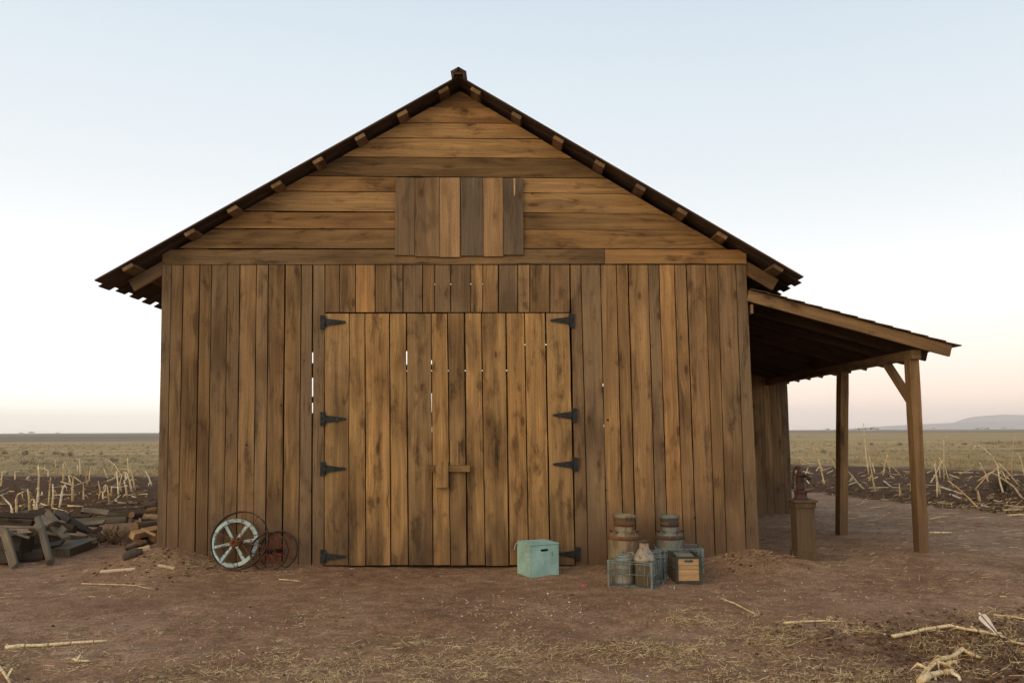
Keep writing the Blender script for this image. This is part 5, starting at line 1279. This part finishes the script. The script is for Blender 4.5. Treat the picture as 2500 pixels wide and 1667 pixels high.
def peb_density(p_, px, py):
    return min(1, .10 + .9 * gauss(p_.x, p_.y, .15, -2.1, .75, .5) + .55 * gauss(p_.x, p_.y, 2.6, -1.3, 1.1, .6) + .12 * gauss(p_.x, p_.y, -1.5, -2.2, 1.5, .8))
for p_ in image_pts(1500, -20, 2520, 1385, 1680, peb_density):
    if p_.y > -.06 and p_.x < 2.9: continue
    s_ = random.choice((.002, .0028, .0035, .005, .007)) * random.uniform(.8, 1.3); m_.blob(p_ + Vector((0, 0, s_ * .4)), s_, (1, 1, .7), (random.random(), 0, 0))
tag(m_.build('pebbles', M_PEBBLE), kind='stuff')
m_ = MB()
def grass_density(p_, px, py):
    if tilled(p_.x, p_.y) > .3: return 0
    return .25 + .75 * max(0, nz(p_, .12, 3) + .35) * max(0, .6 + nz(p_, .6, 1))
def grass(x0, x1, n_, yy0, yy1):
    for p_ in image_pts(n_, x0, x1, yy0, yy1, grass_density):
        if p_.y < 12: continue
        c0 = min(1, max(0, .5 + .5 * nz(p_, .25, 7) + random.uniform(-.2, .2))); H = random.uniform(.04, .13)
        for _ in range(5):
            a = random.uniform(0, 6.28); w_ = random.uniform(.02, .16)
            q = p_ + Vector((math.cos(a) * w_, math.sin(a) * w_, -.01)); m_.blade(q, q + Vector((random.uniform(-.12, .12), random.uniform(-.1, .1), H)), .018 + p_.y * .0004, (min(1, max(0, c0 + random.uniform(-.15, .15))), 0, 0))
grass(-350, 400, 1300, 1085, 1165); grass(1915, 2850, 1900, 1075, 1170)
tag(m_.build('dry_grass', M_GRASS), kind='stuff')

# ------------------------------------------------------------------ far away: low ridge, mesa, farm buildings, tree rows
M_HILL = attr_mat('haze_paled_hill', (.36, .30, .27), (.40, .34, .305), (.44, .37, .33))  # base colour paled to stand in for part of the distance haze
def ridge_mesh(name, prof, Y, depth, label_kind='structure'):
    """prof: picture points of the skyline at depth Y; a hill with a rounded cross-section is built under it"""
    m2 = MB(); rows = []
    for (px, py) in prof:
        p_ = onY(px, py, Y); row = []
        for k in range(9):
            f = k / 8; zz = max(0.0, p_.z) * math.sin(math.pi * min(1, f * 1.15) * .5 if f < .6 else math.pi * (1 - f) / .8) ** 1.0
            row.append(Vector((p_.x, Y - depth * .5 + depth * f, zz * (1 + .04 * noise.noise(Vector((p_.x * .002, f * 5, 1)))) - 2)))
        rows.append(row)
    for r_ in rows: m2.v += r_
    for i in range(len(rows) - 1):
        for k in range(8): m2.face((i * 9 + k, (i + 1) * 9 + k, (i + 1) * 9 + k + 1, i * 9 + k + 1), None, (.5, .5, .5), True)
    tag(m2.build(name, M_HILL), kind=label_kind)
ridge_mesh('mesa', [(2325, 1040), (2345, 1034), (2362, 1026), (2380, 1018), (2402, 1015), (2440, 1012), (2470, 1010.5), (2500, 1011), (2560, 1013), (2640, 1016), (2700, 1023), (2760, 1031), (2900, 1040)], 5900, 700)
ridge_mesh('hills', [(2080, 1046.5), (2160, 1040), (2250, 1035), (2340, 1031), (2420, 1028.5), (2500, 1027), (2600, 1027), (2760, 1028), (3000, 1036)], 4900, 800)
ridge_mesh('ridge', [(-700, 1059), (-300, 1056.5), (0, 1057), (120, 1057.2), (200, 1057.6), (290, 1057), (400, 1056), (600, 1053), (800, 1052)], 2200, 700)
M_WALLPALE = painted('pale_house_wall', (.55, .50, .46), (.45, .40, .36), .3, .8, .3)
M_ROOFRED = painted('house_roof', (.25, .14, .10), (.2, .12, .09), .3, .8, .3)
def house(px, py, w_, hh, Y, label):
    p_ = onY(px, py, Y); p_.z = h(p_.x, p_.y) if 0 else min(p_.z, 2.0); t_ = empty('farm_house', p_); tag(t_, label, 'house', 'farm buildings on the horizon')
    a = MB(); a.box(p_ + Vector((-w_ / 2, 0, -3)), p_ + Vector((w_ / 2, w_ * .6, hh))); a.build('wall', M_WALLPALE, t_)
    r_ = MB(); q0 = p_ + Vector((-w_ * .55, -w_ * .06, hh)); b = len(r_.v)
    r_.v += [q0, q0 + Vector((w_ * 1.1, 0, 0)), q0 + Vector((w_ * 1.1, w_ * .72, 0)), q0 + Vector((0, w_ * .72, 0)), q0 + Vector((0, w_ * .36, hh * .6)), q0 + Vector((w_ * 1.1, w_ * .36, hh * .6))]
    for f in ((0, 1, 5, 4), (2, 3, 4, 5), (0, 4, 3), (1, 2, 5), (0, 3, 2, 1)): r_.face(f)
    r_.build('roof', M_ROOFRED, t_)
for a in ((2452, 1034.5, 13.5, 3.5, 3000, 'pale farm building far off at the right horizon'), (2470, 1034.5, 8.1, 3.0, 3600, 'small farm building beside the pale one at the right horizon'), (2398, 1041.5, 5.4, 2.0, 1900, 'tiny farm building in the tree row right of the outer post'), (2133, 1042.5, 5.4, 2.0, 1500, 'tiny pale farm building between the porch posts on the horizon'), (2280, 1044.0, 6.3, 2.0, 2200, 'tiny farm building right beside the outer porch post on the horizon')): house(*a)
def far_tree(px, py, w_, hh, Y, label, cat='tree'):
    p_ = onY(px, py, Y); p_.z = min(p_.z, 1.0); t_ = empty('tree', p_); tag(t_, label, cat, 'trees on the horizon')
    a = MB()
    for _ in range(26):
        q = p_ + Vector((random.gauss(0, w_ * .28), random.gauss(0, w_ * .2), hh * random.uniform(.25, 1))); a.blob(q, hh * random.uniform(.14, .28), (1.2, 1, 1), (random.random() * .6, 0, 0), .4)
    a.build('crown', M_BUSH, t_); a = MB(); a.tube([p_ - Vector((0, 0, 1)), p_ + Vector((0, 0, hh * .5))], hh * .05, 6); a.build('trunk', M_BARK, t_)
for a in ((2098, 1044, 9, 2.8, 1480, 'dark tree left of the tiny house between the porch posts'), (2112, 1044, 12, 2.8, 1480, 'wide dark tree beside the tiny house between the porch posts'), (2124, 1044, 8, 3.3, 1480, 'dark tree touching the tiny house between the porch posts'), (2141, 1044.5, 8, 2.2, 1480, 'low tree right of the tiny house between the porch posts'), (2020, 1049, 9, 2.2, 1480, 'low tree on the horizon beside the inner porch post'), (2386, 1043, 10, 2.8, 1880, 'low dark tree left of the tiny building on the right horizon'), (2410, 1043, 9, 2.8, 1880, 'low dark tree right of the tiny building on the right horizon'), (77, 1057.5, 16, 4.4, 2300, 'larger clump of trees on the left horizon'), (52, 1058, 9, 3.3, 2300, 'small tree on the left horizon next to the larger clump'), (140, 1058, 9, 2.8, 2300, 'lone low tree on the left horizon nearest the barn')): far_tree(*a)

# ------------------------------------------------------------------ air
hz = bpy.data.meshes.new('haze'); bm = bmesh.new()
bmesh.ops.create_cube(bm, size=1.0); bmesh.ops.scale(bm, vec=(10800, 7400, 150), verts=bm.verts); bmesh.ops.translate(bm, vec=(0, 3500, 150 / 2 - 4), verts=bm.verts); bm.to_mesh(hz); bm.free()
hm = bpy.data.materials.new('air'); hm.use_nodes = True; hm.node_tree.nodes.clear(); n = NT(hm.node_tree)
vp = n.new('ShaderNodeVolumePrincipled'); vp.inputs['Color'].default_value = (.985, .975, .98, 1); vp.inputs['Density'].default_value = .00016; vp.inputs['Anisotropy'].default_value = 0.8
o_ = n.new('ShaderNodeOutputMaterial'); n.l.new(vp.outputs[0], o_.inputs['Volume']); hz.materials.append(hm)
ho = bpy.data.objects.new('haze', hz); COL.objects.link(ho); ho['kind'] = 'stuff'
